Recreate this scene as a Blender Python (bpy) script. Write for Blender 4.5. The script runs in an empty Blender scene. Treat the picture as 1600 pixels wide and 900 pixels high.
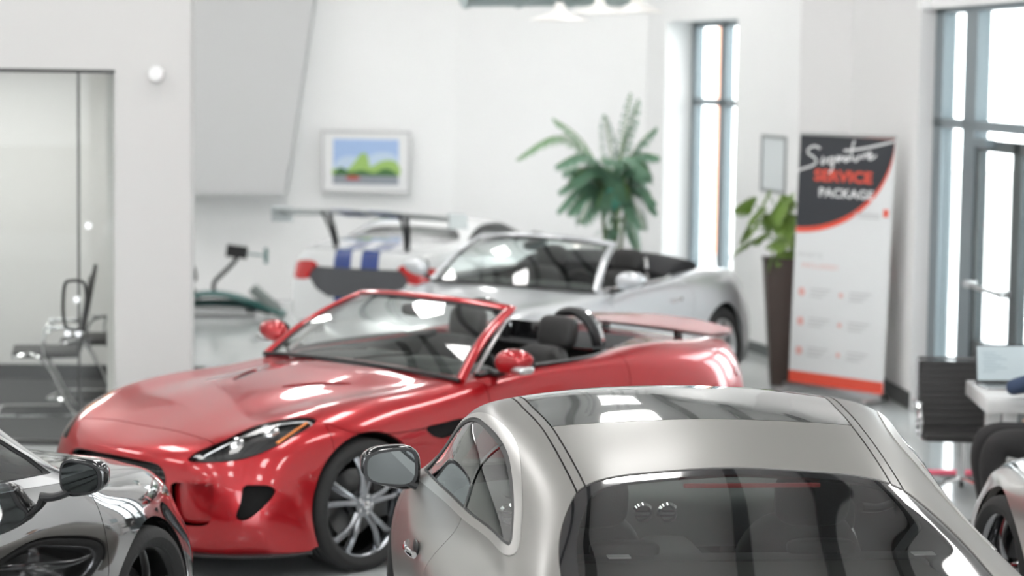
import bpy, bmesh, math, random
import numpy as np
from mathutils import Vector, Matrix
random.seed(4); rng = np.random.default_rng(7)
SC = bpy.context.scene
COL = SC.collection

# ---------- camera: 85 mm, 2.6 m above the floor, looking slightly down, focused on the grey coupe ----------
cam_d = bpy.data.cameras.new('camera'); cam = bpy.data.objects.new('camera', cam_d); COL.objects.link(cam); SC.camera = cam
PITCH, ROLL, CAM_H = .0911, .014, 2.6
_c, _s = math.cos(ROLL), math.sin(ROLL)
_D = Vector((0, math.cos(PITCH), -math.sin(PITCH))); _R0 = Vector((1, 0, 0)); _U0 = Vector((0, math.sin(PITCH), math.cos(PITCH)))
_R = _R0*_c+_U0*_s; _U = _U0*_c-_R0*_s
cam.matrix_world = Matrix(((_R.x, _U.x, -_D.x, 0), (_R.y, _U.y, -_D.y, 0), (_R.z, _U.z, -_D.z, CAM_H), (0, 0, 0, 1)))
cam_d.sensor_width = 36; cam_d.lens = 85; cam_d.clip_end = 300
cam_d.dof.use_dof = True; cam_d.dof.focus_distance = 8.6; cam_d.dof.aperture_fstop = 2.3

# ---------- daylight world and exposure ----------
W = bpy.data.worlds.new('daylight'); SC.world = W; W.use_nodes = True
WN = W.node_tree.nodes; WL = W.node_tree.links; bg = WN['Background']
bg.inputs['Color'].default_value = (.93, .97, 1.0, 1); bg.inputs['Strength'].default_value = 4.0
SC.view_settings.view_transform = 'Standard'; SC.view_settings.look = 'None'
SC.view_settings.exposure = 0.88; SC.view_settings.gamma = 1.0; SC.view_settings.use_curve_mapping = False
PANEL_POWER = 8.0          # emission of the luminous ceiling panels
#--GEO
# ---------- numpy mesh kit: a mesh M is (V verts, N normals or None, F triangles) ----------
def csp(T, t):
    # natural cubic spline basis: rows = samples t, cols = knots T
    T = np.asarray(T, float); n = len(T); h = np.diff(T)
    A = np.zeros((n, n)); B = np.zeros((n, n)); A[0, 0] = A[-1, -1] = 1
    for i in range(1, n-1):
        A[i, i-1] = h[i-1]; A[i, i] = 2*(h[i-1]+h[i]); A[i, i+1] = h[i]
        B[i, i-1] = 6/h[i-1]; B[i, i] = -6/h[i-1]-6/h[i]; B[i, i+1] = 6/h[i]
    M2 = np.linalg.solve(A, B); I = np.eye(n); t = np.asarray(t, float)
    k = np.clip(np.searchsorted(T, t, side='right')-1, 0, n-2)
    hk = h[k][:, None]; a = (T[k+1]-t)[:, None]/hk; b = (t-T[k])[:, None]/hk
    return a*I[k]+b*I[k+1]+((a**3-a)*M2[k]+(b**3-b)*M2[k+1])*hk**2/6
def spl(P, n=40, closed=False):
    P = np.asarray(P, float)
    if closed: P = np.vstack([P[-3:], P, P[:3]])
    d = np.r_[0, np.cumsum(np.maximum(np.linalg.norm(np.diff(P, axis=0), axis=1), 1e-6)**.5)]
    if closed: t = np.linspace(d[3], d[-3], n, endpoint=False)
    else: t = np.linspace(0, d[-1], n)
    return csp(d, t) @ P
def knots(P, axis):
    d = np.linalg.norm(np.diff(P, axis=axis), axis=2)**.5
    return np.r_[0, np.cumsum(d.mean(axis=1-axis)+.02)]
def grid_mesh(G):
    nu, nv = G.shape[:2]; gu = np.gradient(G, axis=0); gv = np.gradient(G, axis=1)
    N = np.cross(gu, gv); N /= np.linalg.norm(N, axis=2, keepdims=True)+1e-12
    i = np.arange(nu*nv).reshape(nu, nv); a, b, c, d = i[:-1, :-1].ravel(), i[1:, :-1].ravel(), i[1:, 1:].ravel(), i[:-1, 1:].ravel()
    return G.reshape(-1, 3), N.reshape(-1, 3), np.vstack([np.stack([a, b, c], 1), np.stack([a, c, d], 1)])
def skin(net, nu=200, nv=161):
    # net (I, J, 3): rows nose to tail, columns from sill to centre line; mirrored to the other side
    net = np.asarray(net, float); m = net[:, :-1][:, ::-1]*[1, -1, 1]
    net = np.concatenate([net, m], 1); Tu = knots(net, 0); Tv = knots(net, 1); Tv = (Tv+Tv[-1]-Tv[::-1])/2
    G = np.einsum('ai,bj,ijk->abk', csp(Tu, np.linspace(0, Tu[-1], nu)), csp(Tv, np.linspace(0, Tv[-1], nv)), net)
    V, N, Fc = grid_mesh(G)
    k = np.argmax(V[:, 2])
    if N[k, 2] < 0: N = -N; Fc = Fc[:, ::-1]
    return V, N, Fc
def compact(M):
    V, N, Fc = M
    if len(Fc) == 0: return np.zeros((0, 3)), np.zeros((0, 3)), np.zeros((0, 3), int)
    u, inv = np.unique(Fc, return_inverse=True)
    return V[u], None if N is None else N[u], inv.reshape(-1, 3)
def split(M, f):
    # returns (part with f<0, part with f>=0), cut along the exact zero line
    V, N, Fc = M; neg = f < 0; c = neg[Fc].sum(1)
    V2, N2, new = [V], [N], {}; nxt = [len(V)]; ins, out = [], []
    def cut(i, j):
        k = (i, j) if i < j else (j, i)
        if k not in new:
            t = f[i]/(f[i]-f[j]); V2.append((V[i]+(V[j]-V[i])*t)[None]); n = N[i]+(N[j]-N[i])*t
            N2.append((n/np.linalg.norm(n))[None]); new[k] = nxt[0]; nxt[0] += 1
        return new[k]
    for tri in Fc[(c > 0) & (c < 3)]:
        A, B = [], []
        for q in range(3):
            i, j = tri[q], tri[(q+1) % 3]
            (A if neg[i] else B).append(i)
            if neg[i] != neg[j]: k = cut(i, j); A.append(k); B.append(k)
        for L, o in ((A, ins), (B, out)):
            for q in range(1, len(L)-1): o.append((L[0], L[q], L[q+1]))
    V2 = np.vstack(V2); N2 = np.vstack(N2)
    mk_ = lambda full, ex: compact((V2, N2, np.vstack([full]+([np.array(ex)] if ex else []))))
    return mk_(Fc[c == 3], ins), mk_(Fc[c == 0], out)
def sd_poly(P, X):
    # signed distance of points X (n,2) to a closed polygon P, negative inside
    P = np.asarray(P, float); d = np.full(len(X), 1e9); ins = np.zeros(len(X), bool)
    for a, b in zip(P, np.roll(P, -1, 0)):
        e = b-a; w = X-a; t = np.clip((w@e)/(e@e+1e-12), 0, 1); d = np.minimum(d, np.linalg.norm(w-t[:, None]*e, axis=1))
        c = (a[1] > X[:, 1]) != (b[1] > X[:, 1])
        with np.errstate(divide='ignore', invalid='ignore'):
            ins ^= c & (X[:, 0] < (b[0]-a[0])*(X[:, 1]-a[1])/(b[1]-a[1]+1e-15)+a[0])
    return np.where(ins, -d, d)
def side_poly(V, P, wmin=.35, n=80, smooth=True, both=True):
    # region on the flanks: polygon in side view (s, z)
    if smooth: P = spl(P, n, True)
    g = wmin-np.abs(V[:, 1]) if both else wmin-V[:, 1]
    return np.maximum(sd_poly(P, V[:, [0, 2]]), g)
def top_poly(V, P, zmin=.5, n=80, smooth=True):
    if smooth: P = spl(P, n, True)
    return np.maximum(sd_poly(P, V[:, :2]), zmin-V[:, 2])
def end_poly(V, P, smin, sign=1, n=80, smooth=True):
    # region on the nose (sign -1: s < smin) or tail (sign 1: s > smin): polygon in end view (w, z)
    if smooth: P = spl(P, n, True)
    return np.maximum(sd_poly(P, V[:, [1, 2]]), sign*(smin-V[:, 0]))
def poly3(V, P, depth=.2, n=80, mirror=True, smooth=True):
    # region on the skin inside a closed 3D outline, and its mirror image
    P = np.asarray(P, float)
    if smooth: P = spl(P, n, True)
    c = P.mean(0); _, _, A = np.linalg.svd(P-c); r = None
    for m in ((1, -1) if mirror else (1,)):
        X = (V*[1, m, 1]-c)@A.T; g = np.maximum(sd_poly((P-c)@A.T[:, :2], X[:, :2]), np.abs(X[:, 2])-depth)
        r = g if r is None else np.minimum(r, g)
    return r
def edge_loops(M):
    Fc = M[2]; e = np.vstack([Fc[:, [0, 1]], Fc[:, [1, 2]], Fc[:, [2, 0]]]); s = set(map(tuple, e.tolist()))
    return np.array([x for x in s if (x[1], x[0]) not in s])
def rim(M, d=.012):
    # fold every open edge inward so that panels have a thickness
    V, N, Fc = M
    if not len(Fc): return M
    e = edge_loops(M)
    if not len(e): return M
    u, inv = np.unique(e, return_inverse=True); inv = inv.reshape(-1, 2); n0 = len(V); k = len(u)
    A = V[u]; B = V[u]-N[u]*d; Nn = np.zeros((k, 3)); fn = np.cross(A[inv[:, 0]]-A[inv[:, 1]], N[u][inv[:, 0]])
    np.add.at(Nn, inv[:, 0], fn); np.add.at(Nn, inv[:, 1], fn); Nn /= np.linalg.norm(Nn, axis=1, keepdims=True)+1e-12; Nn = -Nn
    i, j = n0+inv[:, 0], n0+inv[:, 1]; X = np.vstack([np.stack([j, i, i+k], 1), np.stack([j, i+k, j+k], 1)])
    if d < 0: Nn = -Nn; X = X[:, ::-1]
    return np.vstack([V, A, B]), np.vstack([N, Nn, Nn]), np.vstack([Fc, X])
def comps(M):
    # connected pieces of a mesh
    V, N, Fc = M; lab = np.arange(len(V))
    while True:
        m = lab[Fc].min(1); new = lab.copy(); np.minimum.at(new, Fc.ravel(), np.repeat(m, 3)); new = new[new]
        if (new == lab).all(): break
        lab = new
    fl = lab[Fc[:, 0]]; return [compact((V, N, Fc[fl == q])) for q in np.unique(fl)]
def shift(M, d): return M[0]+M[1]*d, M[1], M[2]
def cat(*L):
    V, Fc, n = [], [], 0; hasN = all(m[1] is not None for m in L)
    for m in L: V.append(m[0]); Fc.append(m[2]+n); n += len(m[0])
    return np.vstack(V), np.vstack([m[1] for m in L]) if hasN else None, np.vstack(Fc)
def mir(M): return M[0]*[1, -1, 1], None if M[1] is None else M[1]*[1, -1, 1], M[2][:, ::-1]
def mov(M, d=(0, 0, 0), rx=0, ry=0, rz=0, s=1):
    V = M[0]*np.asarray(s); N = M[1]
    for ax, a in ((0, rx), (1, ry), (2, rz)):
        if a:
            c, q = math.cos(a), math.sin(a); R = np.eye(3); i, j = [(1, 2), (2, 0), (0, 1)][ax]
            R[i, i] = c; R[i, j] = -q; R[j, i] = q; R[j, j] = c; V = V@R.T; N = None if N is None else N@R.T
    return V+np.asarray(d), N, M[2]
def lathe(prof, n=32, axis=1, c=(0, 0, 0), closed=False):
    # prof: list of (radius, height along axis)
    P = np.array(prof, float); k = len(P); a = np.linspace(0, 2*math.pi, n, endpoint=False)
    V = np.zeros((k, n, 3)); i, j = [(1, 2), (2, 0), (0, 1)][axis]
    V[..., i] = P[:, :1]*np.cos(a); V[..., j] = P[:, :1]*np.sin(a); V[..., axis] = P[:, 1:]
    Fc = []
    for r in range(k if closed else k-1):
        r2 = (r+1) % k
        for q in range(n):
            q2 = (q+1) % n; Fc += [(r*n+q, r*n+q2, r2*n+q2), (r*n+q, r2*n+q2, r2*n+q)]
    return V.reshape(-1, 3)+np.asarray(c), None, np.array(Fc)
def frames(P):
    T = np.gradient(P, axis=0); T /= np.linalg.norm(T, axis=1, keepdims=True)+1e-12
    u = np.cross(T[0], [0, 0, 1.]);
    if np.linalg.norm(u) < .05: u = np.cross(T[0], [0, 1., 0])
    U = [u/np.linalg.norm(u)]
    for t in T[1:]:
        u = U[-1]-t*(U[-1]@t); U.append(u/np.linalg.norm(u))
    U = np.array(U); return T, U, np.cross(T, U)
def tube(P, r=.01, n=8, smooth=0, r2=None, up=None):
    # swept round or elliptic bar; up fixes the direction of the r2 axis
    P = np.asarray(P, float)
    if smooth: P = spl(P, smooth)
    T, U, W = frames(P)
    if up is not None:
        up = np.broadcast_to(np.asarray(up, float), P.shape); U = np.cross(T, up); U /= np.linalg.norm(U, axis=1, keepdims=True)+1e-9; W = np.cross(T, U)
    fit = lambda q: np.interp(np.linspace(0, 1, len(P)), np.linspace(0, 1, len(q)), q) if np.ndim(q) else q
    r = fit(r); r2 = None if r2 is None else fit(r2)
    r = np.broadcast_to(np.asarray(r, float), (len(P),))[:, None, None]; r2 = r if r2 is None else np.broadcast_to(np.asarray(r2, float), (len(P),))[:, None, None]
    a = np.linspace(0, 2*math.pi, n, endpoint=False)[None, :, None]
    V = P[:, None]+U[:, None]*np.cos(a)*r+W[:, None]*np.sin(a)*r2; k = len(P); Fc = []
    for i in range(k-1):
        for q in range(n):
            q2 = (q+1) % n; Fc += [(i*n+q, i*n+q2, (i+1)*n+q2), (i*n+q, (i+1)*n+q2, (i+1)*n+q)]
    for q in range(1, n-1): Fc += [(0, q+1, q), ((k-1)*n, (k-1)*n+q, (k-1)*n+q+1)]
    return V.reshape(-1, 3), None, np.array(Fc)
def box(c, s):
    V = np.array([[x, y, z] for x in (-.5, .5) for y in (-.5, .5) for z in (-.5, .5)])*np.asarray(s, float)+np.asarray(c, float)
    Q = [(0, 1, 3, 2), (4, 6, 7, 5), (0, 4, 5, 1), (2, 3, 7, 6), (0, 2, 6, 4), (1, 5, 7, 3)]
    return V, None, np.array([t for a, b, c_, d in Q for t in ((a, b, c_), (a, c_, d))])
def quad(a, b, c, d): return np.array([a, b, c, d], float), None, np.array([(0, 1, 2), (0, 2, 3)])
def prism(P, y0, y1, axis=1, c=(0, 0, 0)):
    # convex-ish outline P extruded along an axis
    P = np.asarray(P, float); k = len(P); i, j = [(1, 2), (0, 2), (0, 1)][axis]
    V = np.zeros((2*k, 3)); V[:k, i] = V[k:, i] = P[:, 0]; V[:k, j] = V[k:, j] = P[:, 1]; V[:k, axis] = y0; V[k:, axis] = y1
    Fc = []
    for q in range(k): q2 = (q+1) % k; Fc += [(q, q2, k+q2), (q, k+q2, k+q)]
    T = ears(P); Fc += [(a, b, d) for a, b, d in T]+[(k+a, k+d, k+b) for a, b, d in T]
    return V+np.asarray(c), None, np.array(Fc)
def ears(P):
    P = np.asarray(P, float); idx = list(range(len(P)))
    cr = lambda a, b, c: (b[0]-a[0])*(c[1]-a[1])-(b[1]-a[1])*(c[0]-a[0])
    if sum(P[i][0]*P[(i+1) % len(P)][1]-P[(i+1) % len(P)][0]*P[i][1] for i in idx) < 0: idx = idx[::-1]
    T = []; g = 0
    while len(idx) > 3 and g < 5000:
        g += 1
        for q in range(len(idx)):
            a, b, c = idx[q-1], idx[q], idx[(q+1) % len(idx)]
            if cr(P[a], P[b], P[c]) <= 1e-12: continue
            if any(cr(P[a], P[b], P[x]) >= 0 and cr(P[b], P[c], P[x]) >= 0 and cr(P[c], P[a], P[x]) >= 0 for x in idx if x not in (a, b, c)): continue
            T.append((a, b, c)); idx.pop(q); break
        else: break
    if len(idx) >= 3: T += [(idx[0], idx[q], idx[q+1]) for q in range(1, len(idx)-1)]
    return T
def blob(c, r, e=.6, nu=14, nv=20, twist=None):
    # superellipsoid: e 1 = ellipsoid, smaller = boxier cushion
    u = np.linspace(-math.pi/2, math.pi/2, nu)[:, None]; v = np.linspace(0, 2*math.pi, nv, endpoint=False)[None]
    p = lambda x: np.sign(x)*np.abs(x)**e
    G = np.stack([p(np.cos(u))*p(np.cos(v)), p(np.cos(u))*p(np.sin(v)), p(np.sin(u))*np.ones_like(v)], -1)
    V = G.reshape(-1, 3)*np.asarray(r); Fc = []
    for i in range(nu-1):
        for q in range(nv): q2 = (q+1) % nv; Fc += [(i*nv+q, i*nv+q2, (i+1)*nv+q2), (i*nv+q, (i+1)*nv+q2, (i+1)*nv+q)]
    if twist: V = twist(V)
    return V+np.asarray(c), None, np.array(Fc)
def patch(lines, nu=30, nv=30):
    # smooth surface through a few 3D guide lines (each the same number of points)
    L = np.asarray(lines, float); Tu, Tv = knots(L, 0), knots(L, 1)
    return grid_mesh(np.einsum('ai,bj,ijk->abk', csp(Tu, np.linspace(0, Tu[-1], nu)), csp(Tv, np.linspace(0, Tv[-1], nv)), L))

# ---------- car skins: columns of (s, w, z): s back from the nose, w left, z up ----------
def cols(*c):
    return np.array(c, float).transpose(1, 0, 2)
ROADSTER = cols(
 [(.54,.935,.15),(.56,.94,.17),(.60,.94,.18),(.64,.94,.19),(.68,.94,.19),(.76,.94,.19),(.95,.94,.19),(1.4,.92,.17),(1.85,.90,.17),(2.35,.90,.17),(2.85,.92,.17),(3.5,.95,.19),(3.82,.93,.2),(3.9,.92,.2),(3.94,.91,.2),(3.97,.90,.2)],
 [(.49,.92,.15),(.49,.93,.24),(.50,.93,.35),(.53,.92,.43),(.60,.93,.47),(.73,.945,.49),(.95,.955,.49),(1.4,.925,.42),(1.85,.92,.42),(2.35,.92,.42),(2.85,.935,.44),(3.5,.965,.48),(3.86,.94,.46),(4.0,.91,.42),(4.05,.90,.34),(4.02,.90,.22)],
 [(.40,.87,.15),(.38,.88,.27),(.385,.88,.43),(.42,.865,.55),(.51,.875,.625),(.68,.91,.67),(.95,.945,.69),(1.4,.92,.66),(1.85,.915,.66),(2.35,.915,.67),(2.85,.935,.69),(3.5,.965,.71),(3.92,.91,.69),(4.13,.85,.62),(4.19,.85,.48),(4.14,.85,.23)],
 [(.32,.79,.15),(.27,.80,.28),(.27,.79,.45),(.31,.77,.60),(.41,.79,.685),(.62,.83,.765),(.95,.87,.80),(1.4,.875,.80),(1.85,.88,.83),(2.35,.885,.86),(2.85,.90,.88),(3.45,.91,.885),(3.92,.85,.87),(4.22,.76,.79),(4.29,.77,.58),(4.23,.77,.24)],
 [(.20,.66,.15),(.15,.66,.28),(.14,.65,.45),(.17,.63,.60),(.27,.64,.70),(.55,.69,.80),(.95,.74,.86),(1.4,.76,.875),(1.82,.79,.905),(2.35,.82,.935),(2.85,.82,.955),(3.45,.78,.99),(3.95,.71,.96),(4.30,.64,.89),(4.38,.66,.62),(4.33,.66,.25)],
 [(.12,.46,.15),(.07,.46,.28),(.05,.45,.45),(.08,.44,.60),(.19,.45,.695),(.52,.49,.795),(.93,.53,.85),(1.36,.55,.88),(1.74,.57,.915),(2.33,.60,.935),(2.87,.60,.945),(3.47,.56,.965),(4.0,.50,.94),(4.38,.46,.90),(4.44,.47,.63),(4.38,.47,.25)],
 [(.09,.24,.15),(.03,.24,.28),(.01,.24,.45),(.035,.23,.60),(.15,.24,.69),(.50,.25,.80),(.91,.27,.868),(1.32,.28,.905),(1.64,.29,.93),(2.31,.30,.935),(2.89,.30,.935),(3.49,.28,.95),(4.03,.25,.925),(4.42,.23,.895),(4.47,.24,.63),(4.41,.24,.25)],
 [(.08,0,.15),(.02,0,.28),(0,0,.45),(.02,0,.60),(.14,0,.685),(.50,0,.80),(.90,0,.872),(1.3,0,.91),(1.60,0,.935),(2.3,0,.935),(2.9,0,.935),(3.5,0,.945),(4.04,0,.92),(4.43,0,.895),(4.48,0,.63),(4.42,0,.25)])
COUPE = cols(
 [(.55,.93,.2),(.60,.94,.2),(.64,.94,.2),(.68,.94,.2),(.72,.94,.2),(.80,.95,.2),(1.0,.95,.2),(1.4,.94,.2),(1.7,.94,.2),(2.05,.94,.2),(2.4,.94,.2),(2.8,.94,.2),(3.3,.95,.2),(3.75,.96,.2),(4.1,.95,.2),(4.3,.94,.2),(4.4,.93,.2),(4.44,.92,.2),(4.46,.91,.2)],
 [(.49,.90,.2),(.50,.92,.32),(.50,.92,.42),(.54,.92,.48),(.62,.93,.50),(.80,.96,.50),(1.05,.98,.50),(1.4,.98,.46),(1.7,.98,.44),(2.05,.98,.44),(2.4,.98,.44),(2.8,.98,.44),(3.3,.985,.45),(3.75,.995,.48),(4.15,.97,.48),(4.4,.94,.48),(4.52,.92,.44),(4.56,.91,.36),(4.52,.91,.24)],
 [(.38,.83,.2),(.37,.84,.36),(.38,.84,.54),(.43,.83,.64),(.54,.86,.68),(.80,.93,.70),(1.1,.98,.72),(1.4,1.0,.70),(1.7,1.0,.69),(2.05,1.0,.68),(2.4,1.0,.68),(2.8,1.0,.68),(3.3,1.0,.70),(3.75,1.0,.72),(4.2,.96,.71),(4.5,.91,.69),(4.66,.87,.66),(4.72,.86,.50),(4.68,.86,.24)],
 [(.28,.72,.2),(.26,.73,.36),(.27,.73,.54),(.32,.72,.69),(.42,.76,.76),(.75,.86,.83),(1.15,.93,.87),(1.42,.965,.875),(1.7,.975,.88),(2.05,.985,.88),(2.4,.985,.88),(2.8,.985,.885),(3.3,.98,.89),(3.75,.965,.885),(4.2,.92,.87),(4.55,.85,.86),(4.78,.78,.83),(4.84,.78,.56),(4.80,.78,.24)],
 [(.20,.60,.2),(.17,.61,.36),(.17,.61,.54),(.21,.60,.69),(.30,.62,.79),(.68,.74,.88),(1.15,.82,.93),(1.42,.91,.97),(1.70,.925,.985),(2.08,.91,1.0),(2.4,.89,1.01),(2.78,.87,1.015),(3.25,.845,1.02),(3.70,.85,.995),(4.15,.85,.94),(4.56,.76,.92),(4.84,.67,.89),(4.90,.67,.60),(4.86,.67,.24)],
 [(.14,.48,.2),(.11,.49,.36),(.10,.49,.54),(.14,.48,.70),(.24,.50,.80),(.62,.60,.885),(1.1,.68,.94),(1.46,.86,.99),(1.75,.865,1.08),(2.10,.845,1.18),(2.42,.83,1.20),(2.78,.81,1.18),(3.24,.785,1.12),(3.67,.80,1.045),(4.13,.80,.96),(4.57,.68,.93),(4.88,.58,.905),(4.94,.58,.61),(4.90,.58,.24)],
 [(.10,.38,.2),(.07,.39,.36),(.06,.39,.54),(.10,.38,.70),(.20,.39,.81),(.58,.46,.89),(1.1,.54,.955),(1.42,.80,.985),(1.72,.79,1.14),(2.06,.765,1.305),(2.40,.745,1.325),(2.74,.715,1.29),(3.26,.675,1.20),(3.69,.71,1.09),(4.13,.75,.985),(4.58,.60,.935),(4.91,.48,.915),(4.97,.48,.62),(4.93,.48,.24)],
 [(.07,.28,.2),(.04,.28,.36),(.03,.28,.54),(.07,.27,.70),(.17,.28,.81),(.56,.32,.895),(1.08,.38,.965),(1.34,.66,.975),(1.66,.64,1.175),(2.0,.615,1.352),(2.35,.60,1.362),(2.68,.57,1.340),(3.28,.53,1.242),(3.70,.60,1.115),(4.14,.66,1.0),(4.60,.50,.94),(4.94,.38,.92),(5.0,.38,.62),(4.95,.38,.24)],
 [(.05,.14,.2),(.02,.14,.36),(.01,.14,.54),(.05,.14,.70),(.15,.14,.81),(.55,.16,.90),(1.06,.20,.97),(1.23,.34,.975),(1.58,.33,1.195),(1.94,.32,1.38),(2.31,.31,1.393),(2.64,.30,1.365),(3.18,.30,1.275),(3.64,.34,1.150),(4.16,.38,1.015),(4.62,.28,.945),(4.96,.20,.922),(5.02,.20,.62),(4.97,.20,.24)],
 [(.04,0,.2),(.01,0,.36),(0,0,.54),(.04,0,.70),(.14,0,.81),(.55,0,.905),(1.05,0,.972),(1.20,0,.978),(1.55,0,1.205),(1.92,0,1.388),(2.30,0,1.402),(2.64,0,1.374),(3.15,0,1.288),(3.62,0,1.162),(4.17,0,1.02),(4.63,0,.95),(4.97,0,.925),(5.03,0,.62),(4.98,0,.24)])
#--ENDGEO
# ---------- materials ----------
MATS = {}
def mat(name, col, rough=.5, metal=0, coat=0, coat_rough=.03, spec=.5, noise=0, nscale=20, bump=0, emit=0, sheen=0):
    if name in MATS: return MATS[name]
    m = bpy.data.materials.new(name); m.use_nodes = True; nt = m.node_tree; b = nt.nodes['Principled BSDF']
    c = (*col, 1) if len(col) == 3 else col
    b.inputs['Base Color'].default_value = c; b.inputs['Roughness'].default_value = rough; b.inputs['Metallic'].default_value = metal
    b.inputs['Coat Weight'].default_value = coat; b.inputs['Coat Roughness'].default_value = coat_rough
    b.inputs['Specular IOR Level'].default_value = spec
    if sheen: b.inputs['Sheen Weight'].default_value = sheen
    if emit: b.inputs['Emission Color'].default_value = c; b.inputs['Emission Strength'].default_value = emit
    if noise or bump:
        tc = nt.nodes.new('ShaderNodeTexCoord'); n = nt.nodes.new('ShaderNodeTexNoise'); n.inputs['Scale'].default_value = nscale; n.inputs['Detail'].default_value = 5
        nt.links.new(tc.outputs['Object'], n.inputs['Vector'])
        if noise:
            mx = nt.nodes.new('ShaderNodeMix'); mx.data_type = 'RGBA'; mx.inputs[6].default_value = tuple(v*(1-noise) for v in c[:3])+(1,); mx.inputs[7].default_value = tuple(min(1, v*(1+noise)) for v in c[:3])+(1,)
            nt.links.new(n.outputs['Fac'], mx.inputs[0]); nt.links.new(mx.outputs[2], b.inputs['Base Color'])
        if bump:
            bp = nt.nodes.new('ShaderNodeBump'); bp.inputs['Strength'].default_value = bump; bp.inputs['Distance'].default_value = .01
            nt.links.new(n.outputs['Fac'], bp.inputs['Height']); nt.links.new(bp.outputs['Normal'], b.inputs['Normal'])
    MATS[name] = m; return m
def glass(name, tint=(.8, .85, .84), refl=1.0, rough=0.0):
    # thin sheet of glass: tinted see-through plus Fresnel reflection
    if name in MATS: return MATS[name]
    m = bpy.data.materials.new(name); m.use_nodes = True; nt = m.node_tree; nt.nodes.clear()
    o = nt.nodes.new('ShaderNodeOutputMaterial'); t = nt.nodes.new('ShaderNodeBsdfTransparent'); g = nt.nodes.new('ShaderNodeBsdfGlossy')
    f = nt.nodes.new('ShaderNodeFresnel'); gm = nt.nodes.new('ShaderNodeNewGeometry'); mi = nt.nodes.new('ShaderNodeMix'); mi.data_type = 'FLOAT'; mi.inputs[2].default_value = 1.5; mi.inputs[3].default_value = 1/1.5; nt.links.new(gm.outputs['Backfacing'], mi.inputs[0]); nt.links.new(mi.outputs[0], f.inputs['IOR']); mu = nt.nodes.new('ShaderNodeMath'); mu.operation = 'MULTIPLY'; mu.inputs[1].default_value = refl; mu.use_clamp = True
    mx = nt.nodes.new('ShaderNodeMixShader'); t.inputs['Color'].default_value = (*tint, 1); g.inputs['Roughness'].default_value = rough
    nt.links.new(f.outputs[0], mu.inputs[0]); nt.links.new(mu.outputs[0], mx.inputs[0]); nt.links.new(t.outputs[0], mx.inputs[1]); nt.links.new(g.outputs[0], mx.inputs[2]); nt.links.new(mx.outputs[0], o.inputs['Surface'])
    MATS[name] = m; return m
def paint(name, col, metal=.0, rough=.35, coat=1.0, coat_rough=.02, flake=.0):
    m = mat(name, col, rough, metal, coat, coat_rough, noise=flake, nscale=900 if flake else 20)
    return m
BLACK = mat('black plastic', (.012, .012, .013), .42); RUBBER = mat('tyre rubber', (.018, .018, .018), .75, noise=.25, nscale=60, bump=.15)
DARK = mat('dark underbody', (.006, .006, .006), .9); CHROME = mat('chrome', (.82, .82, .83), .06, 1); SATIN = mat('satin aluminium', (.62, .62, .62), .28, 1)
LEATHER = mat('black leather', (.02, .019, .019), .5, bump=.25, nscale=160); CLOTHTOP = mat('black soft top cloth', (.02, .02, .022), .85, bump=.2, nscale=300)
GLOSSB = mat('gloss black', (.006, .006, .007), .08, coat=1); DASH = mat('soft grey dashboard', (.05, .052, .052), .6, bump=.15, nscale=200)
WIND = glass('windscreen glass', (.78, .83, .80), 2.6); TINT = glass('tinted car glass', (.42, .45, .44), 1.6); LENS = glass('clear lamp lens', (.9, .9, .9), 1.2)
REDLENS = mat('red lamp lens', (.55, .01, .012), .12, coat=1); AMBER = mat('amber reflector', (.85, .25, .04), .2, coat=1)
MIRROR = mat('mirror glass', (.13, .14, .14), .02, 1); CHR2 = mat('smoked chrome', (.25, .25, .26), .12, 1)  # mirror glass colour darkened to stand for the dim surroundings it reflects

# ---------- objects ----------
def mesh(name, M, m=None, flip=False, sharp=35):
    V, N, Fc = M; V = np.asarray(V, float); Fc = np.asarray(Fc)
    if flip: V = V*[-1, 1, 1]; N = None if N is None else N*[-1, 1, 1]; Fc = Fc[:, ::-1]
    me = bpy.data.meshes.new(name); k = len(Fc)
    me.vertices.add(len(V)); me.vertices.foreach_set('co', V.astype(np.float32).ravel())
    me.loops.add(3*k); me.loops.foreach_set('vertex_index', Fc.astype(np.int32).ravel())
    me.polygons.add(k); me.polygons.foreach_set('loop_start', np.arange(0, 3*k, 3, dtype=np.int32))
    me.update(calc_edges=True); me.polygons.foreach_set('use_smooth', np.ones(k, bool))
    if N is not None: me.normals_split_custom_set_from_vertices(N.tolist())
    elif sharp: me.set_sharp_from_angle(angle=math.radians(sharp))
    if m is not None: me.materials.append(m)
    me.validate(); return me
def obj(name, M, m, parent=None, flip=False, sharp=35):
    if len(M[2]) == 0: return None
    o = bpy.data.objects.new(name, mesh(name, M, m, flip, sharp)); COL.objects.link(o); o.parent = parent; return o
def thing(name, label, cat_, loc=(0, 0, 0), rz=0, group=None):
    o = bpy.data.objects.new(name, None); COL.objects.link(o); o.location = loc; o.rotation_euler = (0, 0, rz); o.empty_display_size = .2
    return tag(o, label, cat_, group)
def tag(o, label, cat_, group=None):
    o['label'] = label; o['category'] = cat_
    if group: o['group'] = group
    return o
def struct(name, M, m, parent=None, sharp=35):
    o = obj(name, M, m, parent, False, sharp)
    if parent is None: o['kind'] = 'structure'
    return o
def copy_tree(o, parent=None):
    c = o.copy(); COL.objects.link(c); c.parent = parent
    for ch in [x for x in COL.objects if x.parent == o]: copy_tree(ch, c)
    return c
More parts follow.
